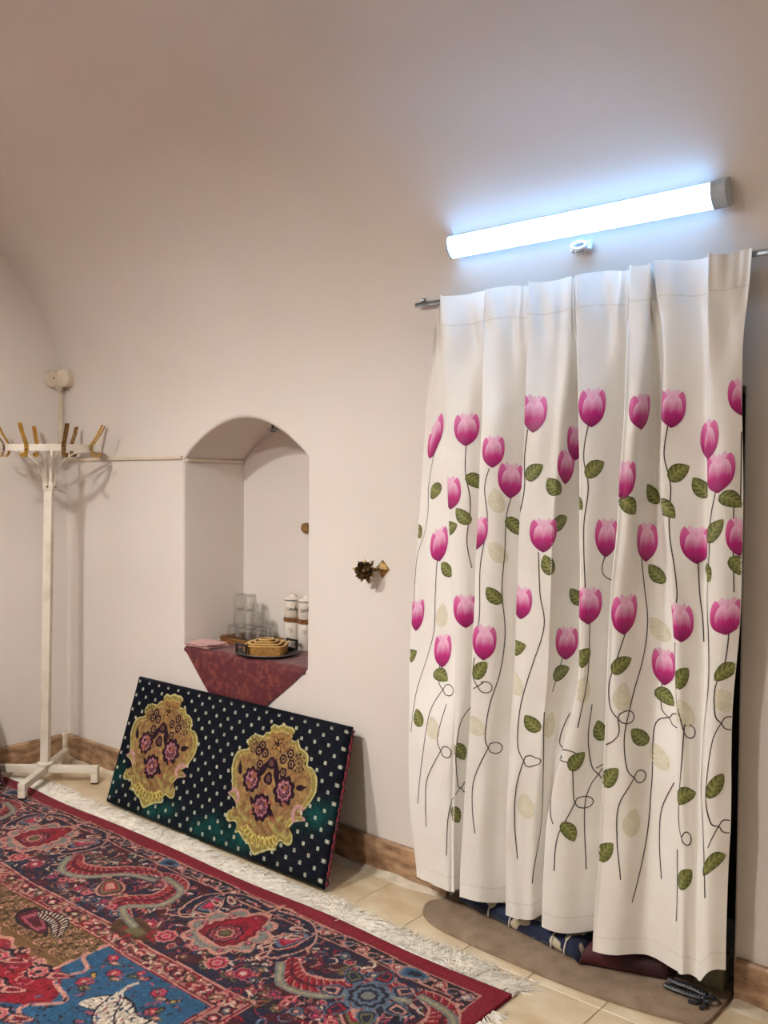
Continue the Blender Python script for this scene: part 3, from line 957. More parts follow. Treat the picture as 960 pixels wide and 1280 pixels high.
# ------------------------------------------------------------------ the big rug
RX0, RX1, RY0, RY1 = 0.12, 3.118, -0.422, -4.35
RUGZ = 0.012
M_RUG = mat('wool_pile', '#ffffff', '#b9b3b0', scale=140, rough=0.95, attr='col', bump=0.5, bscale=260, spec=0.1, sheen=0.15, lo=0.3, hi=0.7)
xs = np.arange(RX0, RX1 + 1e-6, 0.0042)
ys = np.concatenate([np.arange(RY0, -1.62, -0.0045), np.linspace(-1.63, RY1, 110)])
X, Y = np.meshgrid(xs, ys)
wv = 0.004 * np.sin(X * 7.1 + 1) + 0.003 * np.sin(X * 17.3)          # slightly wavering weave
Yp = Y - wv * np.clip((RY0 - Y) / 0.05, 0, 1)
Xp = X + 0.004 * np.sin(Y * 11)
pt = Paint(xs[None, :] + 0 * X, ys[:, None] + 0 * Y, c_('#8c1026'))
# distance from the nearest rug edge decides the band
din = np.minimum(np.minimum(RY0 - Yp, Xp - RX0), np.minimum(RX1 - Xp, Yp - RY1))
B1, B2, B3, B4 = 0.062, 0.122, 0.525, 0.610
pt.fill(din > B1, SALM)
pt.fill(din > B1 + 0.006, INK)
pt.fill(din > B2, SALM)
pt.fill(din > B2 + 0.006, MAROON)
pt.fill(din > B2 + 0.012, NAVY)
# mottled ground of the main border
gn = np.sin(Xp * 23 + 2 * np.sin(Yp * 31)) + np.sin(Yp * 37 + 3 * np.sin(Xp * 13))
pt.fill((din > B2 + 0.012) & (gn > 0.9), c_('#4a1220'))
pt.fill((din > B2 + 0.012) & (gn < -1.2), c_('#2b1a24'))
pt.fill(din > B3, SALM); pt.fill(din > B3 + 0.007, DRED); pt.fill(din > B3 + 0.014, c_('#b27c70'))
pt.fill(din > B4 - 0.012, DRED); pt.fill(din > B4 - 0.005, SALM); pt.fill(din > B4, DRED)
field = din > B4 + 0.006
pt.fill(field, c_('#8f0f22'))
rg = np.random.default_rng(5)
# narrow outer guard: leaves and buds along the three visible sides
k = 0
for x in np.arange(RX0 + 0.1, RX1 - 0.1, 0.052):
    y = RY0 - (B1 + B2) / 2 - 0.003
    drop(pt, x, y, 0.026, 0.017, (0.7 if k % 2 else -2.4) + 0.2 * math.sin(k), [SALM, [STEEL_, RED, c_('#394158')][k % 3], CREAM if k % 3 == 1 else INK])
    rosette(pt, x + 0.026, y + (0.012 if k % 2 else -0.012), 0.009, 5, [ROSE, CREAM] if k % 4 else [PINKR, SALM])
    k += 1
for y in np.arange(RY0 - 0.1, -1.6, -0.052):
    x = RX1 - (B1 + B2) / 2 - 0.003
    drop(pt, x, y, 0.026, 0.017, (0.9 if k % 2 else 4.0), [SALM, [STEEL_, RED, NAVY][k % 3], CREAM])
    rosette(pt, x + (0.012 if k % 2 else -0.012), y - 0.026, 0.009, 5, [ROSE, CREAM])
    k += 1
# main border filler
YB0, YB1 = RY0 - B2 - 0.02, RY0 - B3 + 0.004
curls(pt, RX0 + 0.55, RX1 - 0.13, YB1, YB0, 520, [SALM, ROSE, DRED, STEEL_, OLIVE, SALM, c_('#8a5546'), RED, CREAM], rg)
curls(pt, RX0 + 0.13, RX0 + 0.55, YB1, YB0, 110, [SALM, ROSE, DRED, STEEL_, SALM, RED], rg)
curls(pt, RX1 - 0.52, RX1 - 0.13, -1.6, YB1, 120, [SALM, ROSE, DRED, STEEL_, SALM, RED, GREY], rg)
for _ in range(150):
    x, y = rg.uniform(RX0 + 0.15, RX1 - 0.15), rg.uniform(YB1 + 0.02, YB0 - 0.02)
    rosette(pt, x, y, rg.uniform(0.012, 0.022), 6, [[ROSE, DRED, SALM], [RED, SALM, DRED], [STEEL_, NAVY, CREAM], [SALM, MAROON, PINKR], [OLIVE, BROWN, SALM]][rg.integers(5)], rg.uniform(0, 3))
for _ in range(1500):
    x, y = rg.uniform(RX0 + 0.14, RX1 - 0.14), rg.uniform(YB1 + 0.01, YB0 - 0.01)
    drop(pt, x, y, rg.uniform(0.008, 0.02), rg.uniform(0.003, 0.006), rg.uniform(0, 6.28), [[MAROON, INK, SALM, DRED, ROSE, c_('#3c4256'), CREAM, BROWN, INK, MAROON][rg.integers(10)]])
# big palmettes, feather leaves and scrolls, repeating along the border
for cx in (0.98, 2.20, 3.42):
    cy = -0.715
    for sgn, ph in ((-1, 0), (1, 0)):
        # ring of stems round the palmette
        vine(pt, [(cx + sgn * 0.02, cy + 0.19), (cx + sgn * 0.16, cy + 0.20), (cx + sgn * 0.26, cy + 0.11), (cx + sgn * 0.22, cy - 0.02), (cx + sgn * 0.15, cy + 0.02)], 0.020, NAVY)
        vine(pt, [(cx + sgn * 0.02, cy + 0.20), (cx + sgn * 0.17, cy + 0.21), (cx + sgn * 0.275, cy + 0.11), (cx + sgn * 0.235, cy - 0.03), (cx + sgn * 0.15, cy + 0.0)], 0.007, SALM)
        drop(pt, cx + sgn * 0.20, cy + 0.09, 0.085, 0.042, 1.9 if sgn < 0 else 1.2, [SALM, NAVY, STEEL_, RED, PINKR])
        for q in range(5):
            drop(pt, cx + sgn * (0.17 + 0.03 * math.sin(q * 2)), cy + 0.15 - q * 0.045, 0.034, 0.013, (0.4 if sgn > 0 else 2.7) + q * 0.3, [CREAM, SALM, MAROON])
        rosette(pt, cx + sgn * 0.13, cy - 0.16, 0.040, 8, [SALM, PINKR, DRED, SALM, PINKR])
        rosette(pt, cx + sgn * 0.24, cy - 0.15, 0.034, 7, [ROSE, DRED, PINKR, CREAM])
    rosette(pt, cx, cy, 0.158, 10, [SALM, SALM, GREY, c_('#8f9088'), GREY, c_('#8f9088'), SALM, DRED, RED, DRED, RED, RED, RED, RED, RED], 0.3)
    drop(pt, cx + 0.005, cy + 0.03, 0.135, 0.10, 1.45, [SALM, DRED, RED, RED, DRED], 0.06)
    rosette(pt, cx, cy - 0.02, 0.062, 9, [INK, ROSE, DRED, SALM, BROWN, OLIVE])
    for a in np.linspace(0, 6.28, 9)[:-1]:
        rosette(pt, cx + 0.122 * math.cos(a) * 0.9, cy + 0.128 * math.sin(a) - 0.015, 0.013, 5, [MAROON, PINKR, SALM])
    vine(pt, [(cx, cy + 0.16), (cx + 0.005, cy + 0.24)], 0.012, SALM)
    vine(pt, [(cx - 0.03, cy + 0.205), (cx + 0.01, cy + 0.225), (cx + 0.05, cy + 0.235)], 0.010, SALM)
    drop(pt, cx - 0.235, cy - 0.205, 0.11, 0.055, 0.0, [BROWN, c_('#4a3018'), BROWN, OLIVE])
    for q in range(7):
        rosette(pt, cx - 0.235 + rg.uniform(-.09, .09), cy - 0.205 + rg.uniform(-.035, .035), 0.012, 5, [DRED, RED])
for mx in (0.37, 1.59, 2.81):
    my = -0.715
    for sgn in (-1, 1):
        sp = [(mx + sgn * 0.07, my + 0.13), (mx + sgn * 0.20, my + 0.10), (mx + sgn * 0.24, my - 0.02), (mx + sgn * 0.16, my - 0.12), (mx + sgn * 0.30, my - 0.17)] if sgn > 0 else \
             [(mx - 0.33, my + 0.02), (mx - 0.24, my - 0.06), (mx - 0.12, my - 0.03), (mx - 0.02, my + 0.08), (mx + 0.10, my + 0.12)]
        feather(pt, sp, 0.050, [DRED, RED, SALM, MAROON], SALM, 20)
        off = np.array([0.0, -0.052 if sgn < 0 else -0.02])
        vine(pt, [tuple(np.array(a) + off + np.array([0.045 * (sgn > 0), 0])) for a in sp], 0.030, GREY)
        vine(pt, [tuple(np.array(a) + off + np.array([0.045 * (sgn > 0), 0])) for a in sp], 0.012, c_('#a39d7c'))
    drop(pt, mx + 0.02, my + 0.20, 0.06, 0.035, 0.2, [SALM, STEEL_, BLUE, NAVY])
    drop(pt, mx + 0.02, my - 0.07, 0.085, 0.05, 2.6, [SALM, MAROON, OLIVE, RED, SALM])
    for q in range(9):
        rosette(pt, mx - 0.22 + q * 0.055, my - 0.165 + 0.018 * math.sin(q * 2.2), 0.021, 6, [[ROSE, NAVY, PINKR], [PINKR, SALM, DRED], [STEEL_, INK, SALM]][q % 3])
# corner of the border
rosette(pt, 2.80, -0.70, 0.075, 9, [STEEL_, INK, STEEL_, NAVY, GREY])
for a in np.linspace(0, 6.28, 8)[:-1]:
    drop(pt, 2.80 + 0.115 * math.cos(a), -0.70 + 0.115 * math.sin(a), 0.045, 0.03, a, [STEEL_, NAVY, [SALM, RED, OLIVE][int(a) % 3], NAVY])
# inner guard band: rosettes and cut leaves on pink
k = 0
for x in np.arange(RX0 + 0.58, RX1 - 0.56, 0.048):
    y = RY0 - (B3 + B4) / 2
    if k % 3 == 0:
        rosette(pt, x, y, 0.027, 6, [INK, MAROON, [PINKR, OLIVE, ROSE][k // 3 % 3], CREAM])
    else:
        drop(pt, x, y + 0.006 * (-1) ** k, 0.033, 0.017, (0.6 if k % 2 else 2.6), [[INK, DRED][k % 2], [STEEL_, OLIVE, RED][k % 3], SALM])
    rosette(pt, x + 0.024, y + 0.02 * (-1) ** k, 0.009, 5, [DRED, RED])
    k += 1
for y in np.arange(RY0 - 0.6, -1.6, -0.048):
    x = RX1 - (B3 + B4) / 2
    rosette(pt, x, y, 0.024, 6, [INK, MAROON, [PINKR, STEEL_][k % 2], CREAM]); k += 1
# field: red ground, brown cartouche, blue corner piece with a pale bird
fy = RY0 - B4
bl = field & (Xp > 1.985 + 0.10 * np.sin((Yp - fy) * 17) + 0.28 * np.clip(fy - Yp - 0.12, 0, 1)) & (Yp > -1.62)
pt.fill(bl, BLUE)
br = field & (Xp < 1.97) & (Yp > fy - 0.155 - 0.06 * (Xp - 1.2) + 0.012 * np.sin(Xp * 60)) & (Xp > 1.05)
edge = field & (Xp < 1.985) & (Yp > fy - 0.175 - 0.06 * (Xp - 1.2) + 0.014 * np.sin(Xp * 45)) & (Xp > 1.0)
pt.fill(edge, SALM); pt.fill(br, c_('#7a5a35'))
vine(pt, [(1.98, fy), (1.985, fy - 0.09), (2.06, fy - 0.13), (2.04, fy - 0.22), (2.16, fy - 0.26), (2.10, fy - 0.36), (2.22, fy - 0.42)], 0.014, SALM)
for i_ in range(26):
  for j_ in range(5):
    drop(pt, 1.15 + i_ * 0.032 + 0.016 * (j_ % 2), fy - 0.02 - j_ * 0.028, 0.021, 0.016, 1.57 + 0.3 * math.sin(i_), [TAN, c_('#4f341c'), c_('#7d5f38'), c_('#3c2a1a')] if (i_ + j_) % 3 else [SALM, BROWN, TAN])
for _ in range(30):
    x, y = rg.uniform(1.2, 1.95), rg.uniform(fy - 0.14, fy - 0.02)
    rosette(pt, x, y, rg.uniform(0.014, 0.024), 6, [[BROWN, TAN], [TAN, BROWN, SALM]][rg.integers(2)])
drop(pt, 1.66, fy - 0.075, 0.12, 0.045, -0.2, [INK, MAROON, ROSE, MAROON])
feather(pt, [(1.60, fy - 0.03), (1.72, fy - 0.025), (1.82, fy - 0.09)], 0.035, [INK, CREAM, BROWN, MAROON], INK, 14)
curls(pt, 1.2, 2.0, -1.6, fy - 0.18, 60, [SALM, MAROON, INK, ROSE, SALM], rg, 0.02, 0.045, 0.007)
for cx, cy, r in ((1.78, fy - 0.27, 0.06), (1.96, fy - 0.23, 0.045), (1.93, fy - 0.36, 0.05), (2.08, fy - 0.42, 0.045), (1.62, fy - 0.33, 0.05)):
    rosette(pt, cx, cy, r, 8, [INK, NAVY, SALM, PINKR, SALM, INK])
    drop(pt, cx + 0.07, cy + 0.03, 0.05, 0.022, 0.6, [MAROON, SALM, DRED])
for cx, cy, r in ((2.06, fy - 0.035, 0.022), (2.14, fy - 0.085, 0.026), (2.33, fy - 0.06, 0.028), (2.11, fy - 0.17, 0.026), (2.40, fy - 0.13, 0.022), (2.2, fy - 0.03, 0.016)):
    rosette(pt, cx, cy, r, 6, [MAROON, PINKR, RED, SALM])
    drop(pt, cx + 0.035, cy - 0.015, 0.026, 0.012, 0.4, [MAROON, OLIVE, SALM])
for q in range(14):
    drop(pt, rg.uniform(2.05, 2.5), rg.uniform(fy - 0.3, fy - 0.02), 0.022, 0.010, rg.uniform(0, 6), [INK, [ROSE, OLIVE, c_('#c9a24a')][q % 3]])
feather(pt, [(2.20, fy - 0.24), (2.28, fy - 0.18), (2.38, fy - 0.20), (2.46, fy - 0.16)], 0.045, [CREAM, c_('#eee4d2'), BROWN, CREAM], INK, 12)
feather(pt, [(2.24, fy - 0.13), (2.27, fy - 0.17), (2.31, fy - 0.23), (2.42, fy - 0.29)], 0.034, [CREAM, c_('#eee4d2'), INK, CREAM], INK, 8)
vine(pt, [(2.24, fy - 0.07), (2.235, fy - 0.10), (2.25, fy - 0.14)], 0.012, CREAM)
for _ in range(420):
    x, y = rg.uniform(1.2, 2.0), rg.uniform(-1.6, fy - 0.19)
    drop(pt, x, y, rg.uniform(0.008, 0.018), 0.004, rg.uniform(0, 6.28), [[MAROON, INK, SALM, DRED, ROSE][rg.integers(5)]])
for _ in range(260):
    x, y = rg.uniform(2.05, 2.55), rg.uniform(fy - 0.5, fy - 0.01)
    drop(pt, x, y, rg.uniform(0.006, 0.014), 0.004, rg.uniform(0, 6.28), [[MAROON, INK, c_('#1d3e58'), c_('#356a8a'), ROSE][rg.integers(5)]])
for _ in range(300):
    x, y = rg.uniform(RX0 + 0.55, RX1 - 0.55), rg.uniform(RY0 - B4 + 0.008, RY0 - B3 - 0.018)
    drop(pt, x, y, rg.uniform(0.006, 0.012), 0.004, rg.uniform(0, 6.28), [[MAROON, INK, DRED, SALM, CREAM][rg.integers(5)]])
# irregular dye: a slow drift of tone along the weave
ab = 1 + 0.10 * np.sin(Yp * 160 + 2 * np.sin(Xp * 3)) * np.sin(Xp * 1.7 + 1) + 0.05 * np.sin(Xp * 300)
col = np.clip(pt.c * ab[..., None] * 0.84, 0, 1).astype(np.float32)
Pz = RUGZ + 0.0012 * np.sin(X * 9 + 2 * Y) + 0.001 * np.sin(Y * 21 + X * 3)
top = np.stack([X, Y + 0.006 * np.sin(X * 6.0) * np.clip(1 - (RY0 - Y) / 0.4, 0, 1), Pz], -1)
# close the sides down to the floor
def skirt(P, C):
    for ax in (0, 1):
        a = P[:1].copy() if ax == 0 else P[:, :1].copy(); b = P[-1:].copy() if ax == 0 else P[:, -1:].copy()
        a[..., 2] = 0.0005; b[..., 2] = 0.0005
        ca, cb = (C[:1], C[-1:]) if ax == 0 else (C[:, :1], C[:, -1:])
        P = np.concatenate([a, P, b], ax); C = np.concatenate([ca, C, cb], ax)
    return P, C
rug = thing('rug', 'large red and navy Persian rug with floral border and white fringe', 'rug', (1.6, -2.3, 0))
P_, C__ = skirt(top, col)
grid_mesh('pile', P_, C__, M_RUG, rug)
# fringe
M_FRINGE = mat('cotton_fringe', '#f2ecdf', '#ddd2bf', scale=60, rough=0.95, spec=0.1)
def fringe(name, base, out, along, length, n, seed):
    """strands from base(t) on the edge, hanging out along 'out'"""
    rng = np.random.default_rng(seed)
    vs, fs = [], []
    nk = max(8, n // 13)
    KA = rng.normal(0.25, 0.40, nk)
    KC = rng.normal(0, 0.6, nk)
    for i in range(n):
        kn = rng.integers(nk)
        t = np.clip((kn + 0.5 + rng.normal(0, 0.22)) / nk, 0, 1)
        p = base(t)
        L = length * rng.uniform(0.55, 1.15)
        a = KA[kn] + rng.normal(0.0, 0.30)
        cur = KC[kn] + rng.normal(0, 0.6)
        z = rng.uniform(0.002, 0.011)
        wd = rng.uniform(0.0010, 0.0019)
        b0 = len(vs)
        pos = np.array([p[0], p[1], 0.0])
        steps = 5
        for s in range(steps + 1):
            f = s / steps
            ang = (a + cur * (f - 0.3)) * min(1, f * 2.2)
            d = out * math.cos(ang) + along * math.sin(ang)
            if s: pos = pos + d * L / steps
            side = along * math.cos(ang) - out * math.sin(ang)
            zz = max(0.0012, z * (1 - 0.3 * f) + 0.006 * math.sin(f * 3 + t * 40) * f)
            q = np.array([pos[0], pos[1], zz])
            vs += [tuple(q - side * wd), tuple(q + np.array([0, 0, wd * 1.3])), tuple(q + side * wd)]
            if s:
                k = b0 + 3 * s
                fs += [(k - 3, k - 2, k + 1, k), (k - 2, k - 1, k + 2, k + 1)]
    mb = MB(); mb.v = vs; mb.f = fs
    o = mb.build(name, M_FRINGE, rug, smooth=80, fix=False)
    o['kind'] = 'stuff'; o['label'] = 'loose white cotton fringe'
    return o
fringe('fringe', lambda t: (RX0 + 0.02 + (RX1 - RX0 - 0.02) * t, RY0 + 0.006 * math.sin((RX0 + (RX1 - RX0) * t) * 6) - 0.002), np.array([0, 1.0, 0]), np.array([1.0, 0, 0]), 0.118, 4200, 3)
fringe('fringe', lambda t: (RX1 - 0.001, RY0 - 0.10 - 0.5 * t), np.array([1.0, 0, 0]), np.array([0, -1.0, 0]), 0.05, 330, 4)
mb = MB()
P = []
for i in range(160):
    t = i / 159
    x = RX0 + (RX1 - RX0) * t
    P.append((x, RY0 + 0.006 * math.sin(x * 6) + 0.002, 0.007))
mb.tube(P, 0.005, 6); o = mb.build('edge_cord', M_FRINGE, rug, smooth=60); o['label'] = 'white selvedge cord between pile and fringe'

# ------------------------------------------------------------------ leaning floor cushions
def in_poly(px, py, poly):
    m = np.zeros(px.shape, bool)
    n = len(poly)
    for i in range(n):
        x0, y0 = poly[i]; x1, y1 = poly[(i + 1) % n]
        if y0 == y1: continue
        m ^= ((y0 > py) != (y1 > py)) & (px < (x1 - x0) * (py - y0) / (y1 - y0) + x0)
    return m
MED = [(-0.081, 0.222), (-0.064, 0.24), (-0.037, 0.236), (-0.011, 0.249), (0.012, 0.244), (0.041, 0.244), (0.061, 0.23), (0.043, 0.218), (0.052, 0.197), (0.077, 0.196), (0.088, 0.204), (0.107, 0.176), (0.141, 0.166), (0.161, 0.147), (0.165, 0.115), (0.194, 0.11), (0.223, 0.083), (0.233, 0.037), (0.219, -0.003), (0.19, -0.046), (0.162, -0.063), (0.196, -0.074), (0.202, -0.085), (0.155, -0.099), (0.127, -0.13), (0.128, -0.15), (0.15, -0.145), (0.155, -0.18), (0.13, -0.191), (0.096, -0.184), (0.079, -0.209), (0.082, -0.221), (0.044, -0.231), (0.008, -0.248), (-0.028, -0.267), (-0.052, -0.258), (-0.074, -0.237), (-0.106, -0.228), (-0.138, -0.209), (-0.162, -0.215), (-0.156, -0.191), (-0.174, -0.174), (-0.215, -0.183), (-0.23, -0.165), (-0.219, -0.14), (-0.193, -0.139), (-0.181, -0.12), (-0.207, -0.092), (-0.247, -0.078), (-0.229, -0.06), (-0.241, -0.019), (-0.258, 0.024), (-0.254, 0.072), (-0.235, 0.099), (-0.186, 0.117), (-0.197, 0.142), (-0.182, 0.168), (-0.149, 0.18), (-0.114, 0.181), (-0.101, 0.198), (-0.077, 0.205)]
MED_C = np.array([-0.013, 0.0])
def cushion(root, B, EX, ET, LS, LT, th, colfn, mfront, mback, step):
    """slab cushion: B bottom-left of the mid plane, EX/ET unit directions along and up"""
    B, EX, ET = np.array(B), np.array(EX, float), np.array(ET, float)
    N = np.cross(EX, ET); N /= np.linalg.norm(N)
    r = 0.024
    def axis(L):
        n = int((L - 2 * r) / step)
        e = r * (1 - np.cos(np.linspace(0, math.pi / 2, 6)))[:-1]
        return np.concatenate([e, np.linspace(r, L - r, n), L - e[::-1]])
    s, t = axis(LS), axis(LT)[::-1]
    S, T = np.meshgrid(s, t)
    d = np.minimum(np.minimum(S, LS - S), np.minimum(T, LT - T))
    q = np.clip(d / r, 0, 1)
    h = th / 2 * np.sqrt(np.clip(1 - (1 - q) ** 2, 0, 1)) + 0.004 * np.sin(math.pi * S / LS) * np.sin(math.pi * T / LT)
    base = B + S[..., None] * EX + T[..., None] * ET
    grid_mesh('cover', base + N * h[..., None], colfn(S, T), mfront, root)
    mb = MB(); mb.grid((base - N * h[..., None])[::4, ::4] if min(S.shape) > 200 else (base - N * h[..., None])[:, ::-1])
    return base, N

M_VELVET = mat('figured_velvet', '#ffffff', '#c9c9c9', scale=60, rough=0.75, attr='col', sheen=0.10, sheen_col='#0e6b5c', spec=0.08, bump=0.15, bscale=200)
M_BACKING = mat('dark_backing', '#2a1c1c', '#1c1214', scale=30, rough=0.9)
def poshti(S, T):
    pt = Paint(S, T, c_('#0b0d18'))
    # sheen of the velvet painted into its colour as dark green patches
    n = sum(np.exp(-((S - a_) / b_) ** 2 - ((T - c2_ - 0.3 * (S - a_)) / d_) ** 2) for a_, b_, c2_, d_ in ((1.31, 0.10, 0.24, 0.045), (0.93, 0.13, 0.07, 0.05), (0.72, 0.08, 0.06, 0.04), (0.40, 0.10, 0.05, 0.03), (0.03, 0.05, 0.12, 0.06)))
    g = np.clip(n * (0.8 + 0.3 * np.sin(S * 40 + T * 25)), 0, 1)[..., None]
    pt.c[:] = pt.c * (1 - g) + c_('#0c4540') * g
    # fine diamond net
    a, b = 0.075, 0.068
    u1, u2 = S / a + T / b, S / a - T / b
    net = (np.abs(u1 - np.round(u1)) < 0.022) | (np.abs(u2 - np.round(u2)) < 0.022)
    pt.fill(net, c_('#1c2420'))
    # pale knots where the net crosses
    for offx, offy in ((0, 0), (0.5, 0.5)):
        dx = (S / a + offx + 0.07) % 1.0 - 0.5
        dy = (T / b + offy + 0.1) % 1.0 - 0.5
        pt.fill((np.abs(dx * a) < 0.0066) & (np.abs(dy * b) < 0.0066), c_('#b9b9a4'))
        pt.fill((np.abs(dx * a) < 0.0026) & (np.abs(dy * b) < 0.0022), c_('#3a3a34'))
    for cx, cy in ((1.055, 0.292), (0.322, 0.304)):
        x, y = S - cx, T - cy
        def sc(k, ctr=MED_C):
            return [(ctr[0] + (a_ - ctr[0]) * k, ctr[1] + (b_ - ctr[1]) * k) for a_, b_ in MED]
        sp = [tuple(v) for v in spline(MED + [MED[0]], 4)]
        win = (np.abs(x) < 0.28) & (np.abs(y) < 0.29)
        ii, jj = np.where(win)
        i0, i1, j0, j1 = ii.min(), ii.max() + 1, jj.min(), jj.max() + 1
        X_, Y_ = x[i0:i1, j0:j1], y[i0:i1, j0:j1]
        cc = pt.c[i0:i1, j0:j1]
        m = in_poly(X_, Y_, sp)
        m1 = in_poly(X_, Y_, [tuple(MED_C + (np.array(v) - MED_C) * 0.965) for v in sp])
        m2 = in_poly(X_, Y_, [tuple(MED_C + (np.array(v) - MED_C) * 0.90) for v in sp])
        m3 = in_poly(X_, Y_, [tuple(MED_C + (np.array(v) - MED_C) * 0.87) for v in sp])
        cc[m] = c_('#b9b07a')
        cc[m1] = c_('#8f7f42')
        cc[m2] = c_('#a9985a')
        cc[m3] = c_('#8a6c44')
        gl = np.sin(X_ * 70 + 3 * np.sin(Y_ * 40)) * np.sin(Y_ * 63 + 2 * np.sin(X_ * 35))
        cc[m3 & (gl > 0.45)] = c_('#987a48')
        cc[m3 & (gl < -0.6)] = c_('#7d5a38')
        low = m3 & (Y_ < -0.10)
        cc[low & (gl > 0.2)] = c_('#958a52')
        # openwork at the side cartouches
        for ex, ey, er in ((0.115, 0.115, 0.045), (-0.155, 0.14, 0.035)):
            ring = np.hypot(X_ - ex, Y_ - ey)
            cc[m & (ring < er) & (np.sin(ring * 420) > 0.1) & (np.sin(np.arctan2(Y_ - ey, X_ - ex) * 9) > -0.2)] = c_('#3a2f22')
        for ex, ey in ((0.165, -0.085), (-0.213, -0.10)):
            ring = np.hypot((X_ - ex), (Y_ - ey - 0.012))
            cc[m & (ring < 0.040) & (ring > 0.022)] = c_('#b98b86')
        cc[m & (Y_ > 0.185) & (Y_ < 0.205) & (np.abs(X_ + 0.012) < 0.062)] = c_('#8f6c3e')
        DK, PK, PL = c_('#241220'), c_('#7d4652'), c_('#aa7a80')
        for fx, fy, r in ((-0.127, 0.002, 0.052), (0.064, -0.002, 0.060), (-0.043, -0.089, 0.056)):
            th_ = [DK, DK, DK, PK, PL, DK, PK, DK, PL]
            rosette(pt, cx + fx, cy + fy, r, 9, th_, fx * 9)
            if fx > 0 or fy > -0.05:
                rosette(pt, cx + fx - 0.012, cy + fy + 0.01, 0.016, 5, [PL, PK, DK])
        for fx, fy in ((-0.08, 0.117), (-0.105, 0.144), (0.027, 0.113), (0.061, 0.142), (0.075, 0.102), (0.04, 0.062), (-0.097, 0.068), (-0.12, 0.118)):
            rosette(pt, cx + fx, cy + fy, 0.021, 6, [DK, DK, c_('#9a764c'), DK])
        for sx, sy, an in ((-0.035, 0.18, 2.5), (-0.005, 0.18, 0.6), (-0.035, 0.150, 3.8), (-0.008, 0.148, 5.5)):
            drop(pt, cx + sx, cy + sy, 0.020, 0.010, an, [DK, c_('#a07a40')])
        drop(pt, cx - 0.066, cy + 0.063, 0.045, 0.014, 1.0, [DK, DK])
        drop(pt, cx + 0.001, cy + 0.065, 0.048, 0.015, 1.9, [DK, DK])
        for sx, sy in ((-0.034, 0.024), (-0.034, 0.085)):
            rosette(pt, cx + sx, cy + sy, 0.026, 3, [DK, c_('#5b3a34')], 1.5)
        for sx, sy, an in ((-0.207, 0.034, 1.9), (0.153, 0.028, 0.3), (-0.098, -0.078, 2.4), (0.018, -0.10, 5.6)):
            drop(pt, cx + sx, cy + sy, 0.028, 0.011, an, [DK, DK])
        for q in range(16):
            an = q * 0.9
            drop(pt, cx - 0.03 + 0.11 * math.cos(q * 2.4), cy - 0.05 + 0.07 * math.sin(q * 1.7), 0.016, 0.006, an, [c_('#93573e')])
        for q in range(9):
            a_ = 3.6 + q * 0.27
            drop(pt, cx - 0.02 + 0.10 * math.cos(a_), cy - 0.16 + 0.055 * math.sin(a_), 0.024, 0.010, a_, [c_('#c0b466'), c_('#8a7030')])
    return pt.c
cb = np.array([0.832, -0.310, 0.022]); ct = np.array([0.752, -0.072, 0.562])
ET_ = ct - cb; LT_ = float(np.linalg.norm(ET_)); ET_ = ET_ / LT_
ncu = np.cross([1.0, 0, 0], ET_); ncu /= np.linalg.norm(ncu)
TH = 0.05
root = thing('floor_cushion', 'black velvet floor cushion with two gold rose medallions leaning below the niche', 'cushion', (1.5, -0.28, 0))
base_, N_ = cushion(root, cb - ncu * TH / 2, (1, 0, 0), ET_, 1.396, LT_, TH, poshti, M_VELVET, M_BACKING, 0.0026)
def cushion_back(root, cb, ET, EX, LS, LT, th, N, m):
    mb = MB()
    s = np.concatenate([[0], np.linspace(0.02, LS - 0.02, 24), [LS]]); t = np.concatenate([[LT], np.linspace(LT - 0.02, 0.02, 10), [0]])
    S, T = np.meshgrid(s, t)
    d = np.minimum(np.minimum(S, LS - S), np.minimum(T, LT - T))
    h = np.where(d > 0, th / 2, 0)
    P = np.array(cb) + S[..., None] * np.array(EX, float) + T[..., None] * np.array(ET) - N * h[..., None]
    mb.grid(P[:, ::-1])
    return mb.build('backing', m, root, smooth=50, fix=False)
cushion_back(root, cb - ncu * TH / 2, ET_, (1, 0, 0), 1.396, LT_, TH, ncu, M_BACKING)
M_PIPE = mat('frayed_red_edge', '#7c1c2c', '#1a0d12', scale=120, rough=0.9, lo=0.42, hi=0.58)
mb = MB()
pp = [tuple(cb - ncu * TH / 2 + np.array([1.396 + 0.002 + 0.0025 * math.sin(k * 1.9), 0, 0]) + ET_ * LT_ * (0.02 + 0.96 * k / 40)) for k in range(41)]
mb.tube(pp, [0.006 + 0.002 * math.sin(k * 2.7) for k in range(41)], 7); o = mb.build('side_piping', M_PIPE, root, smooth=60); o['label'] = 'frayed dark red edge binding'
mb = MB(); q0 = np.array(pp[2])
mb.tube([tuple(q0 + np.array(v)) for v in spline([(0.004, 0, 0), (0.022, -0.004, 0.01), (0.03, -0.012, -0.005), (0.012, -0.015, -0.02), (0.014, -0.02, -0.024)], 5)], 0.0014, 5); mb.build('loose_thread', M_PIPE, root, smooth=60)

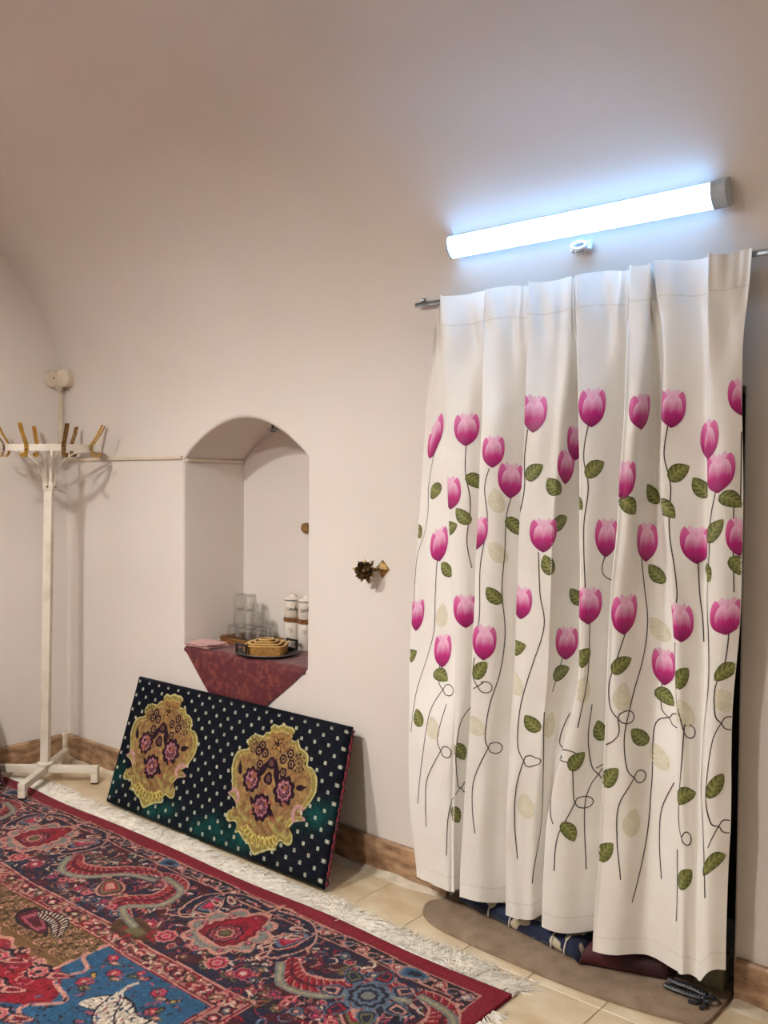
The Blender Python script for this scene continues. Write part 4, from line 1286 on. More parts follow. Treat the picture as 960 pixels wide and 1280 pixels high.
# red cushion leaning on the end wall (only its edge shows)
def redcush(S, T):
    pt = Paint(S, T, c_('#3a0d16'))
    a = 0.03
    for o_ in (0, 0.5):
        dx = (S / a + o_) % 1.0 - 0.5; dy = (T / a + o_) % 1.0 - 0.5
        pt.fill((np.abs(dx) < 0.12) & (np.abs(dy) < 0.12), c_('#b07a78'))
    return pt.c
rb = np.array([0.325, -1.55, 0.038]); rt = np.array([0.075, -1.55, 0.585])
E2 = rt - rb; L2 = float(np.linalg.norm(E2)); E2 /= L2
n2 = np.cross([0, 1.0, 0], E2); n2 /= np.linalg.norm(n2)
root2 = thing('floor_cushion', 'dark red dotted floor cushion leaning on the end wall beside the coat stand', 'cushion', (0.3, -1.0, 0.012))
M_VEL2 = mat('red_velvet', '#ffffff', '#bbbbbb', scale=60, rough=0.8, attr='col', sheen=0.2, spec=0.2)
cushion(root2, rb - n2 * 0.02, (0, 1, 0), E2, 1.03, L2, 0.04, redcush, M_VEL2, M_BACKING, 0.006)
cushion_back(root2, rb - n2 * 0.02, E2, (0, 1, 0), 1.03, L2, 0.04, n2, M_BACKING)

# ------------------------------------------------------------------ coat stand
AX = lambda z: Vector((0.325, -0.318 + 0.0195 * z, z))
rack = thing('coat_stand', 'white steel coat stand with ring of brass hooks standing in the corner', 'coat stand', (0.325, -0.318, 0.0))
TA = math.atan2(-0.215, 0.175)            # heading of one pair of arms
def sq(mb, a, b, w, ang):
    """square tube between two points, sides at angle ang"""
    a, b = Vector(a), Vector(b)
    d = (b - a).normalized()
    if abs(d.z) > 0.7:
        e1 = Vector((math.cos(ang), math.sin(ang), 0))
    else:
        e1 = Vector((0, 0, 1))
    e1 = (e1 - d * e1.dot(d)).normalized()
    e2 = d.cross(e1)
    vs = [p + e1 * s * w / 2 + e2 * t * w / 2 for p in (a, b) for s, t in ((-1, -1), (1, -1), (1, 1), (-1, 1))]
    mb.add(vs, [(3, 2, 1, 0), (4, 5, 6, 7), (0, 1, 5, 4), (1, 2, 6, 5), (2, 3, 7, 6), (3, 0, 4, 7)])
mb = MB(); sq(mb, AX(0.05), AX(1.67), 0.040, TA); mb.build('pole', M_WHITEMETAL, rack, bevel=0.004, smooth=35)
c0 = AX(0.07)
mb = MB(); mb.lathe([(0.038, 0.09), (0.040, 0.094), (0.040, 0.103), (0.030, 0.106)], 8, (c0.x, c0.y, 0)); mb.build('foot_collar', M_WHITEMETAL, rack, bevel=0.002, smooth=35)
for k in range(4):
    a = TA + k * math.pi / 2
    L = 0.272 if k % 2 == 0 else 0.25
    e = Vector((c0.x + L * math.cos(a), c0.y + L * math.sin(a), 0.072))
    mb = MB()
    st = c0 + (e - c0).normalized() * 0.0205
    sq(mb, (st.x, st.y, 0.072), (e.x + 0.017 * math.cos(a), e.y + 0.017 * math.sin(a), 0.072), 0.034, 0)
    arm = mb.build('leg', M_WHITEMETAL, rack, bevel=0.003, smooth=35)
    zf = 0.0145 if e.y < -0.43 else 0.001
    mb = MB(); sq(mb, (e.x, e.y, 0.0545), (e.x, e.y, zf + 0.006), 0.034, a); mb.build('foot', M_WHITEMETAL, arm, bevel=0.003, smooth=35)
    mb = MB(); mb.box((e.x, e.y, zf + 0.003), (0.033, 0.033, 0.006), rot=(0, 0, a)); mb.build('rubber_cap', M_BLACK, arm)
# collar with screws
zc_ = 1.475
cc_ = AX(zc_)
mb = MB(); sq(mb, AX(zc_ - 0.02), AX(zc_ + 0.02), 0.050, TA); col_o = mb.build('collar', M_WHITEMETAL, rack, bevel=0.004, smooth=35)
for k in range(4):
    a = TA + k * math.pi / 2
    d = Vector((math.cos(a), math.sin(a), 0))
    mb = MB(); mb.tube([cc_ + d * 0.024, cc_ + d * 0.034], 0.005, 8); mb.build('screw', M_DARKBRASS, col_o, smooth=40)
# ring
zr_, RR = 1.668, 0.215
cr = AX(zr_)
tilt = Euler((0.028, 0.02, 0)).to_matrix()
def rp(a, r, z):
    q = tilt @ Vector((r * math.cos(a), r * math.sin(a), z))
    return cr + q
mb = MB()
n = 48
P = np.zeros((n, 5, 3))
for i in range(n):
    a = 2 * math.pi * i / n
    for j, (r, z) in enumerate(((RR, -0.016), (RR, 0.016), (RR - 0.007, 0.016), (RR - 0.007, -0.016), (RR, -0.016))):
        P[i, j] = rp(a, r, z)
mb.grid(np.concatenate([P, P[:1]], 0)); mb.build('ring', M_WHITEMETAL, rack, smooth=30)
for k in range(4):
    a = TA + k * math.pi / 2
    d = Vector((math.cos(a), math.sin(a), 0))
    mb = MB()
    top = rp(a, RR - 0.008, -0.012)
    pts = [cc_ + d * 0.026 + Vector((0, 0, -0.005)), cc_ + d * 0.032 + Vector((0, 0, 0.05)), cc_ + d * 0.062 + Vector((0, 0, 0.115)), cc_ + d * 0.12 + Vector((0, 0, 0.162)), top]
    mb.tube(spline([tuple(q) for q in pts], 6), 0.0042, 8); mb.build('brace', M_WHITEMETAL, rack, smooth=60)
    mb = MB(); mb.tube([rp(a, 0.0, 0.0), rp(a, RR - 0.006, 0.004)], 0.005, 8); mb.build('spoke', M_WHITEMETAL, rack, smooth=60)
mb = MB(); mb.lathe([(0.030, 0.0), (0.030, 0.012), (0.012, 0.020), (0.0, 0.021)], 16, tuple(AX(1.670))); mb.build('pole_cap', M_WHITEMETAL, rack, smooth=40)
for k in range(8):
    a = TA + 0.654 + k * math.pi / 4
    d = Vector((math.cos(a), math.sin(a), 0)); t = Vector((-math.sin(a), math.cos(a), 0)); up = Vector((0, 0, 1))
    o_ = rp(a, RR + 0.0005, 0)
    prof = spline([(0.060, 0.112), (0.034, 0.062), (0.006, 0.020), (0.0025, 0.0), (0.0025, -0.018), (0.008, -0.036), (0.022, -0.046), (0.038, -0.040), (0.043, -0.026)], 4)
    P = np.zeros((len(prof), 5, 3))
    T_ = np.gradient(prof, axis=0); T_ /= np.linalg.norm(T_, axis=1, keepdims=True)
    for i, (r, z) in enumerate(prof):
        nn = Vector((0, 0, 0)) + d * T_[i][1] - up * T_[i][0]
        q = o_ + d * float(r) + up * float(z)
        hw = 0.0105
        for j, (s, w_) in enumerate(((-1, -1), (1, -1), (1, 1), (-1, 1), (-1, -1))):
            P[i, j] = q + t * (s * hw) + nn * (w_ * 0.0016)
    mb = MB(); mb.grid(P); mb.add(P[0, :4], [(0, 1, 2, 3)]); mb.add(P[-1, :4], [(3, 2, 1, 0)])
    hk = mb.build('hook', M_BRASS if k % 3 else M_DARKBRASS, rack, bevel=0.0, smooth=30)
    for z in (0.006, -0.009):
        mb = MB(); q = o_ + up * z + d * 0.0035; mb.tube([q, q + d * 0.003], 0.0042, 8); mb.build('screw', M_BLACK, hk, smooth=40)

# plaster patch in the corner between the skirtings
mb = MB(); mb.box((0.017, -0.011 - 0.011, 0.068), (0.032, 0.042, 0.134)); struct(mb.build('trim_1', M_GROUT, bevel=0.008, seg=3, smooth=40), 'whitish mortar filling the corner of the skirting')

# ------------------------------------------------------------------ junction box and trunking
jb = thing('junction_box', 'round cream junction box in corner above the coat stand', 'junction box', (0.02, -0.06, 2.0))
def disc(axis, c, r, h, m, nm, par):
    q = Vector(axis).to_track_quat('Z', 'Y').to_matrix()
    prof = [(0, 0), (r, 0), (r, h * 0.6), (r * 0.93, h * 0.9), (r * 0.7, h), (0, h)]
    mb = MB()
    mb.lathe(prof, 20)
    mb.v = [tuple(q @ Vector(v) + Vector(c)) for v in mb.v]
    return mb.build(nm, m, par, smooth=40)
yv = vault_y(2.05)
disc((1, 0, 0), (0.001, -0.088, 2.045), 0.046, 0.035, M_PLASTIC, 'round_box', jb)
disc((0.25, -1, -0.1), (0.055, yv - 0.004, 2.055), 0.050, 0.05, M_PLASTIC, 'round_box', jb)
mb = MB(); mb.tube([(0.036, -0.098, 2.048), (0.039, -0.098, 2.048)], 0.004, 8); mb.build('screw_hole', M_BLACK, jb)
mb = MB(); mb.box((0.025, -0.062, 2.0), (0.02, 0.03, 0.03), rot=(0.7, 0, 0)); mb.build('cable_entry', M_PLASTIC, jb, bevel=0.003)
tr_ = thing('cable_trunking', 'slim cream cable trunking along wall from corner into the niche', 'trunking', (0.5, -0.006, 1.6))
for c, s in (((0.0075, -0.040, 1.808), (0.012, 0.018, 0.36)), ((0.51, -0.0065, 1.618), (1.0, 0.011, 0.016)), ((NX - NH + 0.0068, 0.187, 1.606), (0.011, 0.345, 0.015))):
    mb = MB(); mb.box(c, s); mb.build('trunking_length', M_PLASTIC, tr_, bevel=0.002)

# ------------------------------------------------------------------ brass rose hook
M_BRONZE = mat('aged_bronze', '#8a7350', '#43331f', scale=70, rough=0.3, metal=0.7)
M_GILT = mat('gilt_bronze', '#c2a263', '#6e5430', scale=45, rough=0.28, metal=0.8)
rh = thing('rose_wall_hook', 'ornate brass rose shaped wall hook between the niche and the curtain', 'wall hook', (2.235, -0.03, 1.17))
bx_, bz_ = 2.250, 1.174
mb = MB(); mb.add([(bx_ - 0.035, -0.001, bz_), (bx_, -0.001, bz_ - 0.035), (bx_ + 0.035, -0.001, bz_), (bx_, -0.001, bz_ + 0.035),
                  (bx_ - 0.032, -0.007, bz_), (bx_, -0.007, bz_ - 0.032), (bx_ + 0.032, -0.007, bz_), (bx_, -0.007, bz_ + 0.032), (bx_, -0.024, bz_)],
                 [(3, 2, 1, 0), (0, 1, 5, 4), (1, 2, 6, 5), (2, 3, 7, 6), (3, 0, 4, 7), (4, 5, 8), (5, 6, 8), (6, 7, 8), (7, 4, 8)])
mb.build('wall_plate', M_GILT, rh)
fc = Vector((2.208, -0.058, 1.168))
mb = MB(); mb.tube(spline([(bx_, -0.018, bz_), (bx_ - 0.012, -0.038, bz_ - 0.004), tuple(fc + Vector((0.004, 0.012, 0)))], 5), 0.006, 8); mb.build('stem', M_BRONZE, rh, smooth=60)
fq = Vector((0.45, -1, 0.12)).to_track_quat('Z', 'Y').to_matrix()
def petal3(ang, r0, r1, wid, lift, cup, nm, m, point=0.0):
    nt_, ns_ = 6, 7
    P = np.zeros((nt_, ns_, 3))
    for i in range(nt_):
        t = i / (nt_ - 1)
        r = r0 + (r1 - r0) * t
        w_ = wid * (math.sin(math.pi * (0.18 + 0.62 * t)) if not point else math.sin(math.pi * min(1, 0.25 + 0.75 * t)) + 0.02)
        for j in range(ns_):
            s = -1 + 2 * j / (ns_ - 1)
            a = ang + s * w_
            rr = r * (1 - 0.08 * s * s)
            q = fq @ Vector((rr * math.cos(a), rr * math.sin(a), lift * (1 - t) + cup * t * t - 0.004 * s * s * (1 if point else -1)))
            P[i, j] = fc + q
    mb = MB(); mb.grid(P); back = P + np.array(fq @ Vector((0, 0, -0.0015))); mb.grid(back[:, ::-1])
    return mb.build(nm, m, rh, smooth=60, fix=False)
for k in range(9):
    petal3(k * 2 * math.pi / 9 + 0.2, 0.014, 0.050 + 0.005 * math.sin(k * 2), 0.33, 0.0, -0.004, 'leaf', M_BRONZE if k % 2 else M_GILT, 1.0)
for k in range(6):
    petal3(k * math.pi / 3, 0.010, 0.037, 0.60, 0.002, 0.012, 'petal', M_BRONZE)
for k in range(5):
    petal3(k * 1.2566 + 0.5, 0.007, 0.027, 0.72, 0.007, 0.019, 'petal', M_GILT)
for k in range(4):
    petal3(k * 1.571 + 0.2, 0.004, 0.017, 0.85, 0.012, 0.026, 'petal', M_BRONZE)
mb = MB(); mb.lathe([(0.0, 0.006), (0.006, 0.008), (0.0065, 0.016), (0.004, 0.022), (0, 0.023)], 12); mb.v = [tuple(fq @ Vector(v) + fc) for v in mb.v]; mb.build('bud', M_GILT, rh, smooth=60)

# ------------------------------------------------------------------ things in the niche
SZ = NSILL
M_CLOTH = mat('burgundy_brocade', '#541220', '#7a3a2c', scale=34, rough=0.6, detail=8, lo=0.50, hi=0.66, sheen=0.3, bump=0.2, bscale=70)
mb = MB()
na = 41
prof_rows = []
for i in range(na):
    a = i / (na - 1)
    x = 1.026 + 0.808 * a
    hang = 0.352 * min(a / 0.44, (1 - a) / 0.56) + 0.004
    col_ = [(x, y, SZ + 0.003 + 0.0006 * math.sin(x * 40 + y * 60)) for y in np.linspace(0.36, 0.012, 12)]
    col_ += [(x, RN + 0.003 - (RN + 0.007) * math.sin(t), SZ - RN + (RN + 0.003) * math.cos(t)) for t in np.linspace(0.3, math.pi / 2, 5)]
    for t in np.linspace(0, 1, 16)[1:]:
        col_.append((x + 0.006 * t * math.sin(a * 9), -0.005 - 0.010 * t * (0.6 + 0.4 * math.sin(a * 14)) * min(1, hang * 6), SZ - RN - max(hang - RN, 0.002) * t))
    prof_rows.append(col_)
P = np.array(prof_rows)
mb.grid(P)
nn_ = np.cross(np.gradient(P, axis=0), np.gradient(P, axis=1)); nn_ /= np.linalg.norm(nn_, axis=-1, keepdims=True)
if nn_[..., 2].mean() < 0: nn_ = -nn_
mb.grid((P - nn_ * 0.0018)[:, ::-1])
tag(mb.build('tablecloth', M_CLOTH, origin=(1.43, 0.1, SZ), smooth=50, fix=False), 'burgundy brocade cloth on the niche sill hanging to a point', 'cloth')
CZ_ = SZ + 0.0045

def rrect(cx, cy, hx, hy, r, rot, z, n=6):
    pts = []
    for k, (sx, sy) in enumerate(((1, 1), (-1, 1), (-1, -1), (1, -1))):
        for i in range(n + 1):
            a = k * math.pi / 2 + math.pi / 2 * i / n
            x = sx * (hx - r) + r * math.cos(a); y = sy * (hy - r) + r * math.sin(a)
            pts.append((cx + x * math.cos(rot) - y * math.sin(rot), cy + x * math.sin(rot) + y * math.cos(rot), z))
    return pts
def tray(nm, lab, cx, cy, hx, hy, r, rot, z, h, wall, flare, m, solid=True):
    mb = MB()
    rings = [rrect(cx, cy, hx - flare, hy - flare, max(r - flare, 0.004), rot, z),
             rrect(cx, cy, hx, hy, r, rot, z + h),
             rrect(cx, cy, hx - wall, hy - wall, max(r - wall, 0.003), rot, z + h),
             rrect(cx, cy, hx - wall - flare, hy - wall - flare, max(r - wall - flare, 0.002), rot, z + 0.005)]
    P = np.array(rings)
    mb.grid(P, closed=True)
    k = P.shape[1]
    mb.add(rings[0], [tuple(reversed(range(k)))]); mb.add(rings[3], [tuple(range(k))])
    return mb
mb = tray('', '', 1.203, 0.268, 0.166, 0.092, 0.045, 0.0, CZ_, 0.026, 0.010, 0.008, M_WOOD)
tag(mb.build('wooden_tray', M_WOOD, origin=(1.203, 0.268, CZ_), smooth=40), 'oval brown wooden tray under the stacked glasses', 'tray')

# tea glasses, turned over and stacked
gm = MB()
H_ = 0.076
outer = [(0.0315, 0.0), (0.033, 0.002), (0.0325, 0.03), (0.030, 0.05), (0.0275, 0.07), (0.026, H_ - 0.001), (0.0, H_)]
inner = [(0.0, H_ - 0.009), (0.0235, H_ - 0.010), (0.0275, 0.05), (0.0300, 0.03), (0.0305, 0.0)]
rib = lambda th, i: 1.0 + (0.022 * math.cos(10 * th) if 2 <= i <= 4 else 0)
gm.lathe(outer, 40, rib=rib)
gm.lathe(inner[::-1], 40)
gm.v = gm.v
g0 = None
def put_glass(x, y, z, rot, lab):
    global g0
    if g0 is None:
        root = thing('tea_glass', lab, 'glass', (0, 0, 0), 'upturned tea glasses stacked in the niche')
        gm.build('glass_body', M_GLASS, root, smooth=50, fix=False)
        b_ = MB(); b_.lathe([(0.0, H_ - 0.0085), (0.0225, H_ - 0.0085), (0.0235, H_ - 0.004), (0.0, H_ - 0.002)], 24); b_.build('thick_base', M_GLASS, root, smooth=50)
        g0 = root
        root.location = (x, y, z); root.rotation_euler = (0, 0, rot)
        return root
    return dup(g0, (x, y, z), rot, lab)
GB = CZ_ + 0.0065
LB = 'clear upturned tea glass in the bottom layer on the tray'
LM = 'clear tea glass upside down in the middle layer of the stack'
LTp = 'clear tea glass upside down on top of the stack'
for k, (x, y) in enumerate(((1.098, 0.238), (1.166, 0.233), (1.234, 0.234), (1.302, 0.240), (1.130, 0.302), (1.199, 0.303), (1.268, 0.303))):
    put_glass(x, y, GB, k * 0.3, LB.replace('bottom layer', ('front' if k < 4 else 'back') + ' row of the bottom layer'))
for k, (x, y) in enumerate(((1.112, 0.266), (1.182, 0.268), (1.252, 0.268))):
    put_glass(x, y, GB + H_ + 0.0004, k * 0.4, LM)
for k, (x, y) in enumerate(((1.118, 0.266), (1.190, 0.264))):
    put_glass(x, y, GB + 2 * (H_ + 0.0004), k * 0.5, LTp)

# black metal tray with two handles, nested bamboo boxes on it
bt = thing('serving_tray', 'round black metal tray with two square handles at the niche edge', 'tray', (1.468, 0.118, CZ_))
mb = MB(); mb.lathe([(0.0, 0.0), (0.132, 0.0), (0.146, 0.006), (0.149, 0.013), (0.145, 0.013), (0.130, 0.004), (0.0, 0.004)], 48, (1.468, 0.118, CZ_), 1.0, 0.87); mb.build('plate', M_BLACK, bt, smooth=40)
M_GREYRIM = mat('grey_rim', '#6d6a66', '#55524e', scale=30, rough=0.4)
mb = MB(); mb.tube([(1.468 + 0.1485 * math.cos(t), 0.118 + 0.129 * math.sin(t), CZ_ + 0.0135) for t in np.linspace(0, 2 * math.pi, 60, endpoint=False)], 0.0022, 6, closed=True); mb.build('rim', M_GREYRIM, bt, smooth=60)
for a in (math.radians(255), math.radians(75)):
    c = Vector((1.468 + 0.142 * math.cos(a), 0.118 + 0.142 * 0.87 * math.sin(a), CZ_ + 0.012))
    t = Vector((math.sin(a + 0.15), -math.cos(a + 0.15), 0)); up = Vector((0, 0, 1))
    mb = MB()
    for p0, p1 in (((-0.036, 0), (-0.036, 0.042)), ((0.036, 0), (0.036, 0.042)), ((-0.040, 0.042), (0.040, 0.042)), ((-0.036, 0.003), (0.036, 0.003))):
        sq(mb, c + t * p0[0] + up * p0[1], c + t * p1[0] + up * p1[1], 0.009, a)
    mb.build('handle', M_BLACK, bt)
z_ = CZ_ + 0.0045
M_RIMWOOD = mat('pale_bamboo_edge', '#e8c888', '#d8b270', scale=20, rough=0.45)
for k, (h, lab) in enumerate(((0.092, 'largest square bamboo box of the nested set on the black tray'), (0.072, 'second largest square bamboo box of the nested set'), (0.052, 'third largest square bamboo box of the nested set'), (0.033, 'smallest square bamboo box in the middle of the nest'))):
    mb = tray('', '', 1.470, 0.112, h, h * 0.86, 0.022, 0.62, z_ + k * 0.0062, 0.042 + k * 0.0012, 0.006, 0.006, M_BAMBOO)
    zr2 = z_ + k * 0.0062 + 0.042 + k * 0.0012 + 0.0006
    RIM = (zr2, h)
    bxo = tag(mb.build('bamboo_box', M_BAMBOO, origin=(1.470, 0.112, z_), smooth=40), lab, 'box', 'nested bamboo boxes')
    mb = MB()
    rr_ = [rrect(1.470, 0.112, h + 0.0008, h * 0.86 + 0.0008, 0.022, 0.62, zr2 - 0.0005), rrect(1.470, 0.112, h + 0.0008, h * 0.86 + 0.0008, 0.022, 0.62, zr2 + 0.0022), rrect(1.470, 0.112, h - 0.0065, h * 0.86 - 0.0065, 0.0155, 0.62, zr2 + 0.0022), rrect(1.470, 0.112, h - 0.0065, h * 0.86 - 0.0065, 0.0155, 0.62, zr2 - 0.0005)]
    mb.grid(np.array(rr_ + rr_[:1]), closed=True)
    mb.build('rim', M_RIMWOOD, bxo, smooth=40)

# canisters: lower pair with wooden lids, upper pair with ceramic lids standing on them
def script(mb, cx, cy, r, zc, a0, strokes, size):
    """cursive strokes wrapped round the jar; coordinates in letter heights"""
    for st in strokes:
        P = []
        for x, y in spline(st, 5):
            a = a0 + x * size / r
            P.append((cx + (r + 0.0004) * math.cos(a), cy + (r + 0.0004) * math.sin(a), zc + y * size))
        mb.tube(P, 0.0011, 5)
CANDY = [[(0.5, 0.8), (0.1, 0.9), (-0.1, 0.4), (0.2, 0), (0.6, 0.3), (0.9, 0.7), (1.1, 0.8), (0.8, 0.5), (0.9, 0.05), (1.2, 0.2), (1.3, 0.8), (1.35, 0.05), (1.5, 0.7), (1.8, 0.8), (1.85, 0.05), (2.1, 0.3), (2.5, 0.75), (2.2, 0.5), (2.3, 0.05), (2.6, 0.3), (2.85, 1.7), (2.75, 0.1), (3.0, 0.2), (3.15, 0.8), (3.2, 0.1), (3.5, 0.2), (3.65, 0.8), (3.6, -0.4), (3.3, -0.8), (3.2, -0.4), (3.9, 0.5)]]
COOKIE = [[(0.5, 0.8), (0.1, 0.9), (-0.1, 0.4), (0.2, 0), (0.6, 0.2), (0.9, 0.8), (0.75, 0.3), (1.1, 0.1), (1.2, 0.6), (0.9, 0.8), (1.4, 0.7), (1.6, 0.8), (1.45, 0.3), (1.8, 0.1), (1.9, 0.6), (1.6, 0.8), (2.2, 0.7), (2.5, 1.8), (2.4, 0.05), (2.7, 0.8), (2.5, 0.4), (2.9, 0.05), (3.1, 0.7), (3.15, 0.1), (3.6, 0.5)]]
vdir = math.atan2(-2.95, 3.0)
for k, cx in enumerate((1.438, 1.527)):
    cy = 0.310
    r = 0.041
    side = ('beside the tea glasses', 'at the niche jamb')[k]
    lo_ = thing('canister', 'white ceramic canister with wooden lid, lower of the stack ' + side, 'canister', (cx, cy, CZ_), 'stacked white canisters')
    mb = MB(); mb.lathe([(0, 0), (r - 0.003, 0), (r, 0.004), (r, 0.122), (r - 0.004, 0.126), (0, 0.126)], 32, (cx, cy, CZ_)); mb.build('jar', M_CERAMIC, lo_, smooth=40)
    mb = MB(); mb.lathe([(0, 0.1262), (r + 0.003, 0.1262), (r + 0.004, 0.132), (r + 0.004, 0.142), (r, 0.145), (0, 0.145)], 32, (cx, cy, CZ_)); mb.build('lid', M_WOOD, lo_, smooth=40)
    mb = MB(); script(mb, cx, cy, r, CZ_ + 0.075, vdir - 0.55, [[(0, 1.6), (0.9, 1.7)], [(0.5, 1.7), (0.45, 0)], [(1.0, 0.0), (1.3, 1.6), (1.8, 0.0)]], 0.013); mb.build('lettering', mat('grey_ink', '#8d8378', '#978d82', scale=40), lo_, smooth=60)
    zt_ = CZ_ + 0.1455
    up_ = thing('canister', 'white ceramic canister with black script, upper of the stack ' + side, 'canister', (cx, cy, zt_), 'stacked white canisters')
    mb = MB(); mb.lathe([(0, 0), (r - 0.004, 0), (r - 0.001, 0.004), (r - 0.001, 0.078), (r - 0.004, 0.080), (0, 0.080)], 32, (cx, cy, zt_)); mb.build('jar', M_CERAMIC, up_, smooth=40)
    mb = MB(); mb.lathe([(0, 0.0802), (r, 0.0802), (r + 0.001, 0.086), (r - 0.004, 0.091), (0.018, 0.095), (0.014, 0.108), (0.0, 0.110)], 32, (cx, cy, zt_)); mb.build('lid', M_CERAMIC, up_, smooth=40)
    mb = MB(); mb.lathe([(r + 0.0008, 0.0797), (r + 0.0014, 0.0812), (r + 0.0008, 0.0826)], 32, (cx, cy, zt_)); mb.build('lid_line', M_INK, up_, smooth=40)
    mb = MB(); script(mb, cx, cy, r - 0.001, zt_ + 0.034, vdir - 0.72, CANDY if k == 0 else COOKIE, 0.0145); mb.build('lettering', M_INK, up_, smooth=60)

# folded pink cloth at the left end of the sill
M_PINKC = mat('pink_cotton', '#d9b3ad', '#c79b97', scale=30, rough=0.9, bump=0.2, bscale=60)
pk = thing('folded_cloth', 'small folded pale pink cloth at the left end of the niche sill', 'cloth', (1.09, 0.06, CZ_))
for k in range(3):
    n1, n2 = 14, 10
    P = np.zeros((n1, n2, 3))
    for i in range(n1):
        for j in range(n2):
            s, t = i / (n1 - 1), j / (n2 - 1)
            x = 1.032 + 0.16 * s + 0.004 * k * math.sin(t * 5)
            y = 0.0 + 0.125 * t - 0.006 * k + 0.010 * s
            P[i, j] = (x, y, CZ_ + 0.004 + 0.007 * k + 0.003 * math.sin(s * 9 + k) * math.sin(t * 6 + k * 2) + 0.002)
    mb = MB(); mb.grid(P); mb.grid((P - np.array([0, 0, 0.004]))[:, ::-1])
    for e in (P[0], P[-1], P[:, 0], P[:, -1]):
        mb.grid(np.stack([e, e - np.array([0, 0, 0.004])]))
    mb.build('fold', M_PINKC, pk, smooth=60)

# little lamp holder under the niche arch and a brass knob on the niche back
lh = thing('lamp_holder', 'small lamp socket ring fixed under the niche arch', 'lamp socket', (1.445, 0.17, 1.78))
def soffit(x):
    return NSPR + NRISE * (1 - ((x - NX) / NH) ** 2)
lx, ly, lz = 1.445, 0.17, soffit(1.445) - 0.001
mb = MB(); mb.lathe([(0, 0.0), (0.024, 0.0), (0.022, -0.008), (0.006, -0.012), (0.006, -0.034), (0.0, -0.034)], 20, (lx, ly, lz)); mb.build('mount', M_GREYRIM, lh, smooth=40)
mb = MB(); mb.tube([(lx + 0.019 * math.cos(t), ly + 0.019 * math.sin(t), lz - 0.042) for t in np.linspace(0, 6.283, 18, endpoint=False)], 0.0065, 8, closed=True); mb.build('ring', M_STEEL, lh, smooth=60)
mb = MB(); mb.lathe([(0, -0.0345), (0.014, -0.036), (0.014, -0.052), (0.0, -0.053)], 14, (lx, ly, lz)); mb.build('bulb_cup', M_BLACK, lh, smooth=40)
kb = thing('wall_knob', 'small dark brass knob on the back of the niche', 'knob', (1.472, ND, 1.292))
disc((0, -1, 0), (1.472, ND - 0.001, 1.292), 0.016, 0.006, M_DARKBRASS, 'plate', kb)
disc((0, -1, 0), (1.472, ND - 0.0075, 1.292), 0.024, 0.02, M_DARKBRASS, 'knob', kb)

# ------------------------------------------------------------------ threshold mat and the bedding behind the curtain
M_MAT = mat('brown_felt', '#97836e', '#806c58', scale=16, rough=0.95, bump=0.3, bscale=90, lo=0.3, hi=0.7, spec=0.15)
outl = [(2.612, 0.10), (2.606, 0.02), (2.590, -0.056), (2.566, -0.10), (2.577, -0.150), (2.615, -0.195), (2.70, -0.232), (2.85, -0.250), (3.0, -0.257), (3.2, -0.261), (3.4, -0.246), (3.55, -0.216), (3.597, -0.198), (3.604, -0.06), (3.600, 0.02), (3.600, 0.10)]
sp_ = [tuple(v) for v in spline(outl, 5)]
mb = MB()
k = len(sp_)
rings = []
ctr_ = np.array([3.1, -0.05])
for z, ins in ((0.0008, 0.0), (0.008, 0.0), (0.0115, 0.004)):
    rings.append([(*(np.array(v) + (ctr_ - np.array(v)) * ins), z + 0.0008 * math.sin(v[0] * 30)) for v in sp_])
mb.grid(np.array(rings), closed=True); mb.add(rings[-1], [tuple(range(k))]); mb.add(rings[0], [tuple(reversed(range(k)))])
tag(mb.build('door_mat', M_MAT, origin=(3.1, -0.05, 0), smooth=40), 'brown felt mat with rounded end on the threshold below the curtain', 'mat')

MZ = 0.0135
def bundle(mb, x0, x1, yf0, yf1, yb, hf, hb, nx=30, ny=16, lump=0.006, seed=1):
    """soft pile: low lip at the front, higher further in"""
    P = np.zeros((nx, ny + 8, 3))
    for i in range(nx):
        s = i / (nx - 1)
        x = x0 + (x1 - x0) * s
        yf = yf0 + (yf1 - yf0) * s
        e = min(1, math.sqrt(max(0, 1 - (1 - min(s, 1 - s) / 0.10) ** 2)) if min(s, 1 - s) < 0.10 else 1)
        e = max(e, 0.02)
        prof = [(yf + 0.03, 0.0), (yf + 0.006, 0.10 * hf), (yf, 0.45 * hf), (yf + 0.01, 0.85 * hf), (yf + 0.035, hf)]
        for j in range(ny):
            t = (j + 1) / ny
            y = yf + 0.035 + (yb - yf - 0.035) * t
            z = hf + (hb - hf) * min(1, max(0, (y + 0.0) / max(yb, 0.05))) ** 0.8
            prof.append((y, z))
        prof += [(yb + 0.02, hb * 0.7), (yb + 0.025, hb * 0.3), (yb, 0.0)]
        for j, (y, z) in enumerate(prof):
            w_ = lump * math.sin(x * 21 + seed + y * 17) * math.sin(y * 29 + seed * 2) * (1 if z > 0.02 else 0)
            P[i, j] = (x, y, MZ + max(0, z * e + (w_ if y > 0 else w_ * 0.3)))
    mb.grid(P)
    mb.add(P[0], [tuple(range(P.shape[1]))]); mb.add(P[-1], [tuple(reversed(range(P.shape[1])))])
    return P
M_BLUE = mat('navy_print_blanket', '#0e1836', '#bdb193', scale=13, rough=0.9, detail=1.0, lo=0.585, hi=0.60, sheen=0.2)
mb = MB(); bundle(mb, 2.655, 3.175, -0.052, -0.140, 0.13, 0.052, 0.16, seed=1)
bk = thing('folded_blanket', 'navy blanket with cream flowers folded on the mat under the curtain', 'blanket', (2.9, 0.05, MZ))
mb.build('body', M_BLUE, bk, smooth=60)
M_WHT = mat('white_stripe', '#cfc8b8', '#bdb5a4', scale=30, rough=0.9)
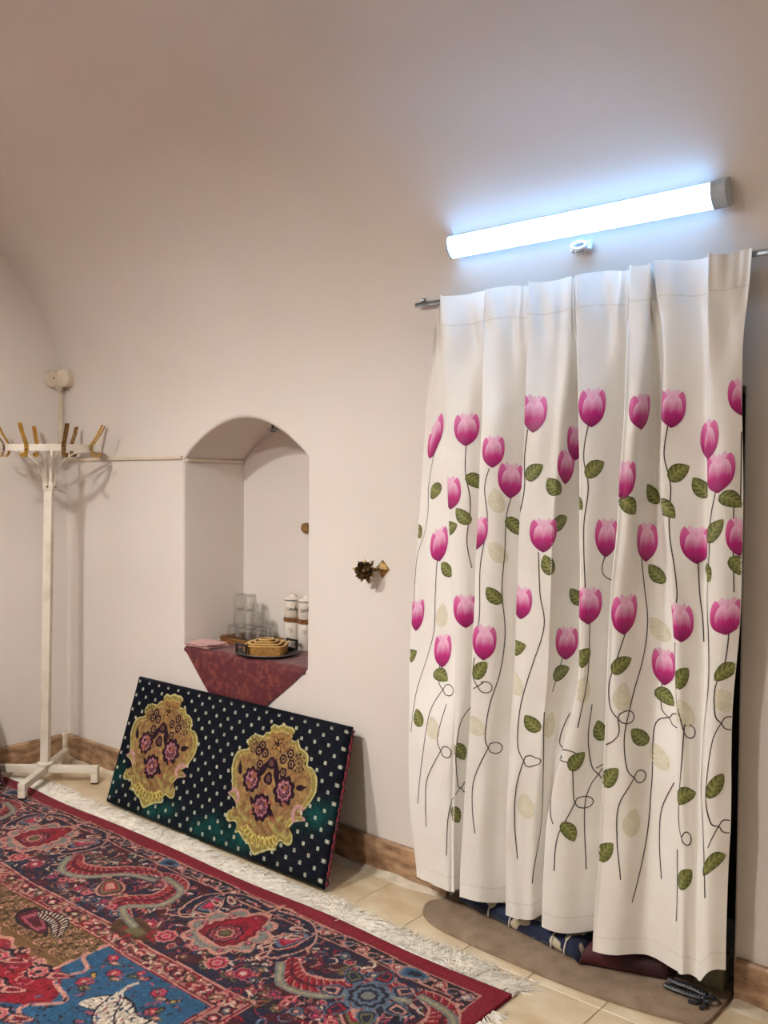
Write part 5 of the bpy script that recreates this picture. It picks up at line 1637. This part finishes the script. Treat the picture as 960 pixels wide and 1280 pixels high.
for s_ in (0.28, 0.46, 0.80, 0.90):
    mb = MB()
    x = 2.655 + 0.52 * s_; yf = -0.052 - 0.088 * s_
    mb.tube([(x, yf - 0.001, MZ + 0.008), (x + 0.001, yf - 0.0025, MZ + 0.024), (x + 0.002, yf + 0.008, MZ + 0.0455), (x + 0.003, yf + 0.034, MZ + 0.0535)], 0.0028, 6); mb.build('stripe', M_WHT, bk, smooth=60)
M_REDQ = mat('dark_red_velvet', '#4a0d16', '#2c0709', scale=6, rough=0.7, sheen=0.4, sheen_col='#8a2030', bump=0.1, bscale=40)
mb = MB(); bundle(mb, 3.182, 3.435, -0.150, -0.060, 0.16, 0.062, 0.2, seed=3)
tag(mb.build('velvet_bag', M_REDQ, origin=(3.3, 0.02, MZ), smooth=60), 'dark red velvet bundle lying on the mat under the curtain', 'bundle')
M_ROSEQ = mat('red_pink_quilt', '#5a0f1b', '#c78a86', scale=8, rough=0.85, detail=2, lo=0.58, hi=0.66, sheen=0.2)
mb = MB(); bundle(mb, 2.66, 3.44, 0.165, 0.195, 0.37, 0.26, 0.34, seed=5)
tag(mb.build('quilt', M_ROSEQ, origin=(3.05, 0.2, MZ), smooth=60), 'dark red quilt with pink flowers piled behind the navy blanket', 'quilt')
# studded black bag strap
M_LEATHER = mat('black_leather', '#15161c', '#23242b', scale=40, rough=0.45)
sb_ = thing('studded_strap', 'black leather bag strap with steel studs lying by the door jamb', 'strap', (3.5, -0.08, MZ))
for dy, dz in ((0.0, 0.0), (0.030, 0.004)):
    pts = spline([(3.438, -0.095 + dy, MZ + 0.008 + dz), (3.475, -0.100 + dy, MZ + 0.010 + dz), (3.515, -0.098 + dy, MZ + 0.009 + dz), (3.556, -0.090 + dy * 0.5, MZ + 0.008 + dz)], 8)
    mb = MB(); mb.tube(pts, 0.007, 8, flat=1.5); bo = mb.build('band', M_LEATHER, sb_, smooth=60)
    for i in range(1, 24, 2):
        mb = MB(); q = pts[i]; mb.lathe([(0.0024, 0.0), (0.0018, 0.0014), (0, 0.002)], 8, (q[0], q[1] - 0.006, q[2] + 0.0055)); mb.build('stud', M_STEEL, bo, smooth=60)
for k, pts in enumerate(([(3.55, -0.085, 0.022), (3.57, -0.11, 0.028), (3.585, -0.09, 0.03), (3.57, -0.07, 0.026), (3.552, -0.082, 0.022)], [(3.55, -0.095, 0.02), (3.545, -0.118, 0.018), (3.522, -0.128, 0.0185)], [(3.56, -0.1, 0.022), (3.572, -0.125, 0.019), (3.560, -0.140, 0.0185)])):
    mb = MB(); mb.tube(spline(pts, 6), 0.0045, 7, flat=1.3); mb.build('knot_loop', M_LEATHER, sb_, smooth=60)
M_OLIVE = mat('olive_card', '#6d6a50', '#5e5b44', scale=20, rough=0.8)
mb = MB(); mb.box((3.535, 0.02, MZ + 0.05), (0.09, 0.06, 0.1)); tag(mb.build('small_box', M_OLIVE, origin=(3.535, 0.02, MZ), bevel=0.004), 'small olive grey box behind the studded strap at the jamb', 'box')
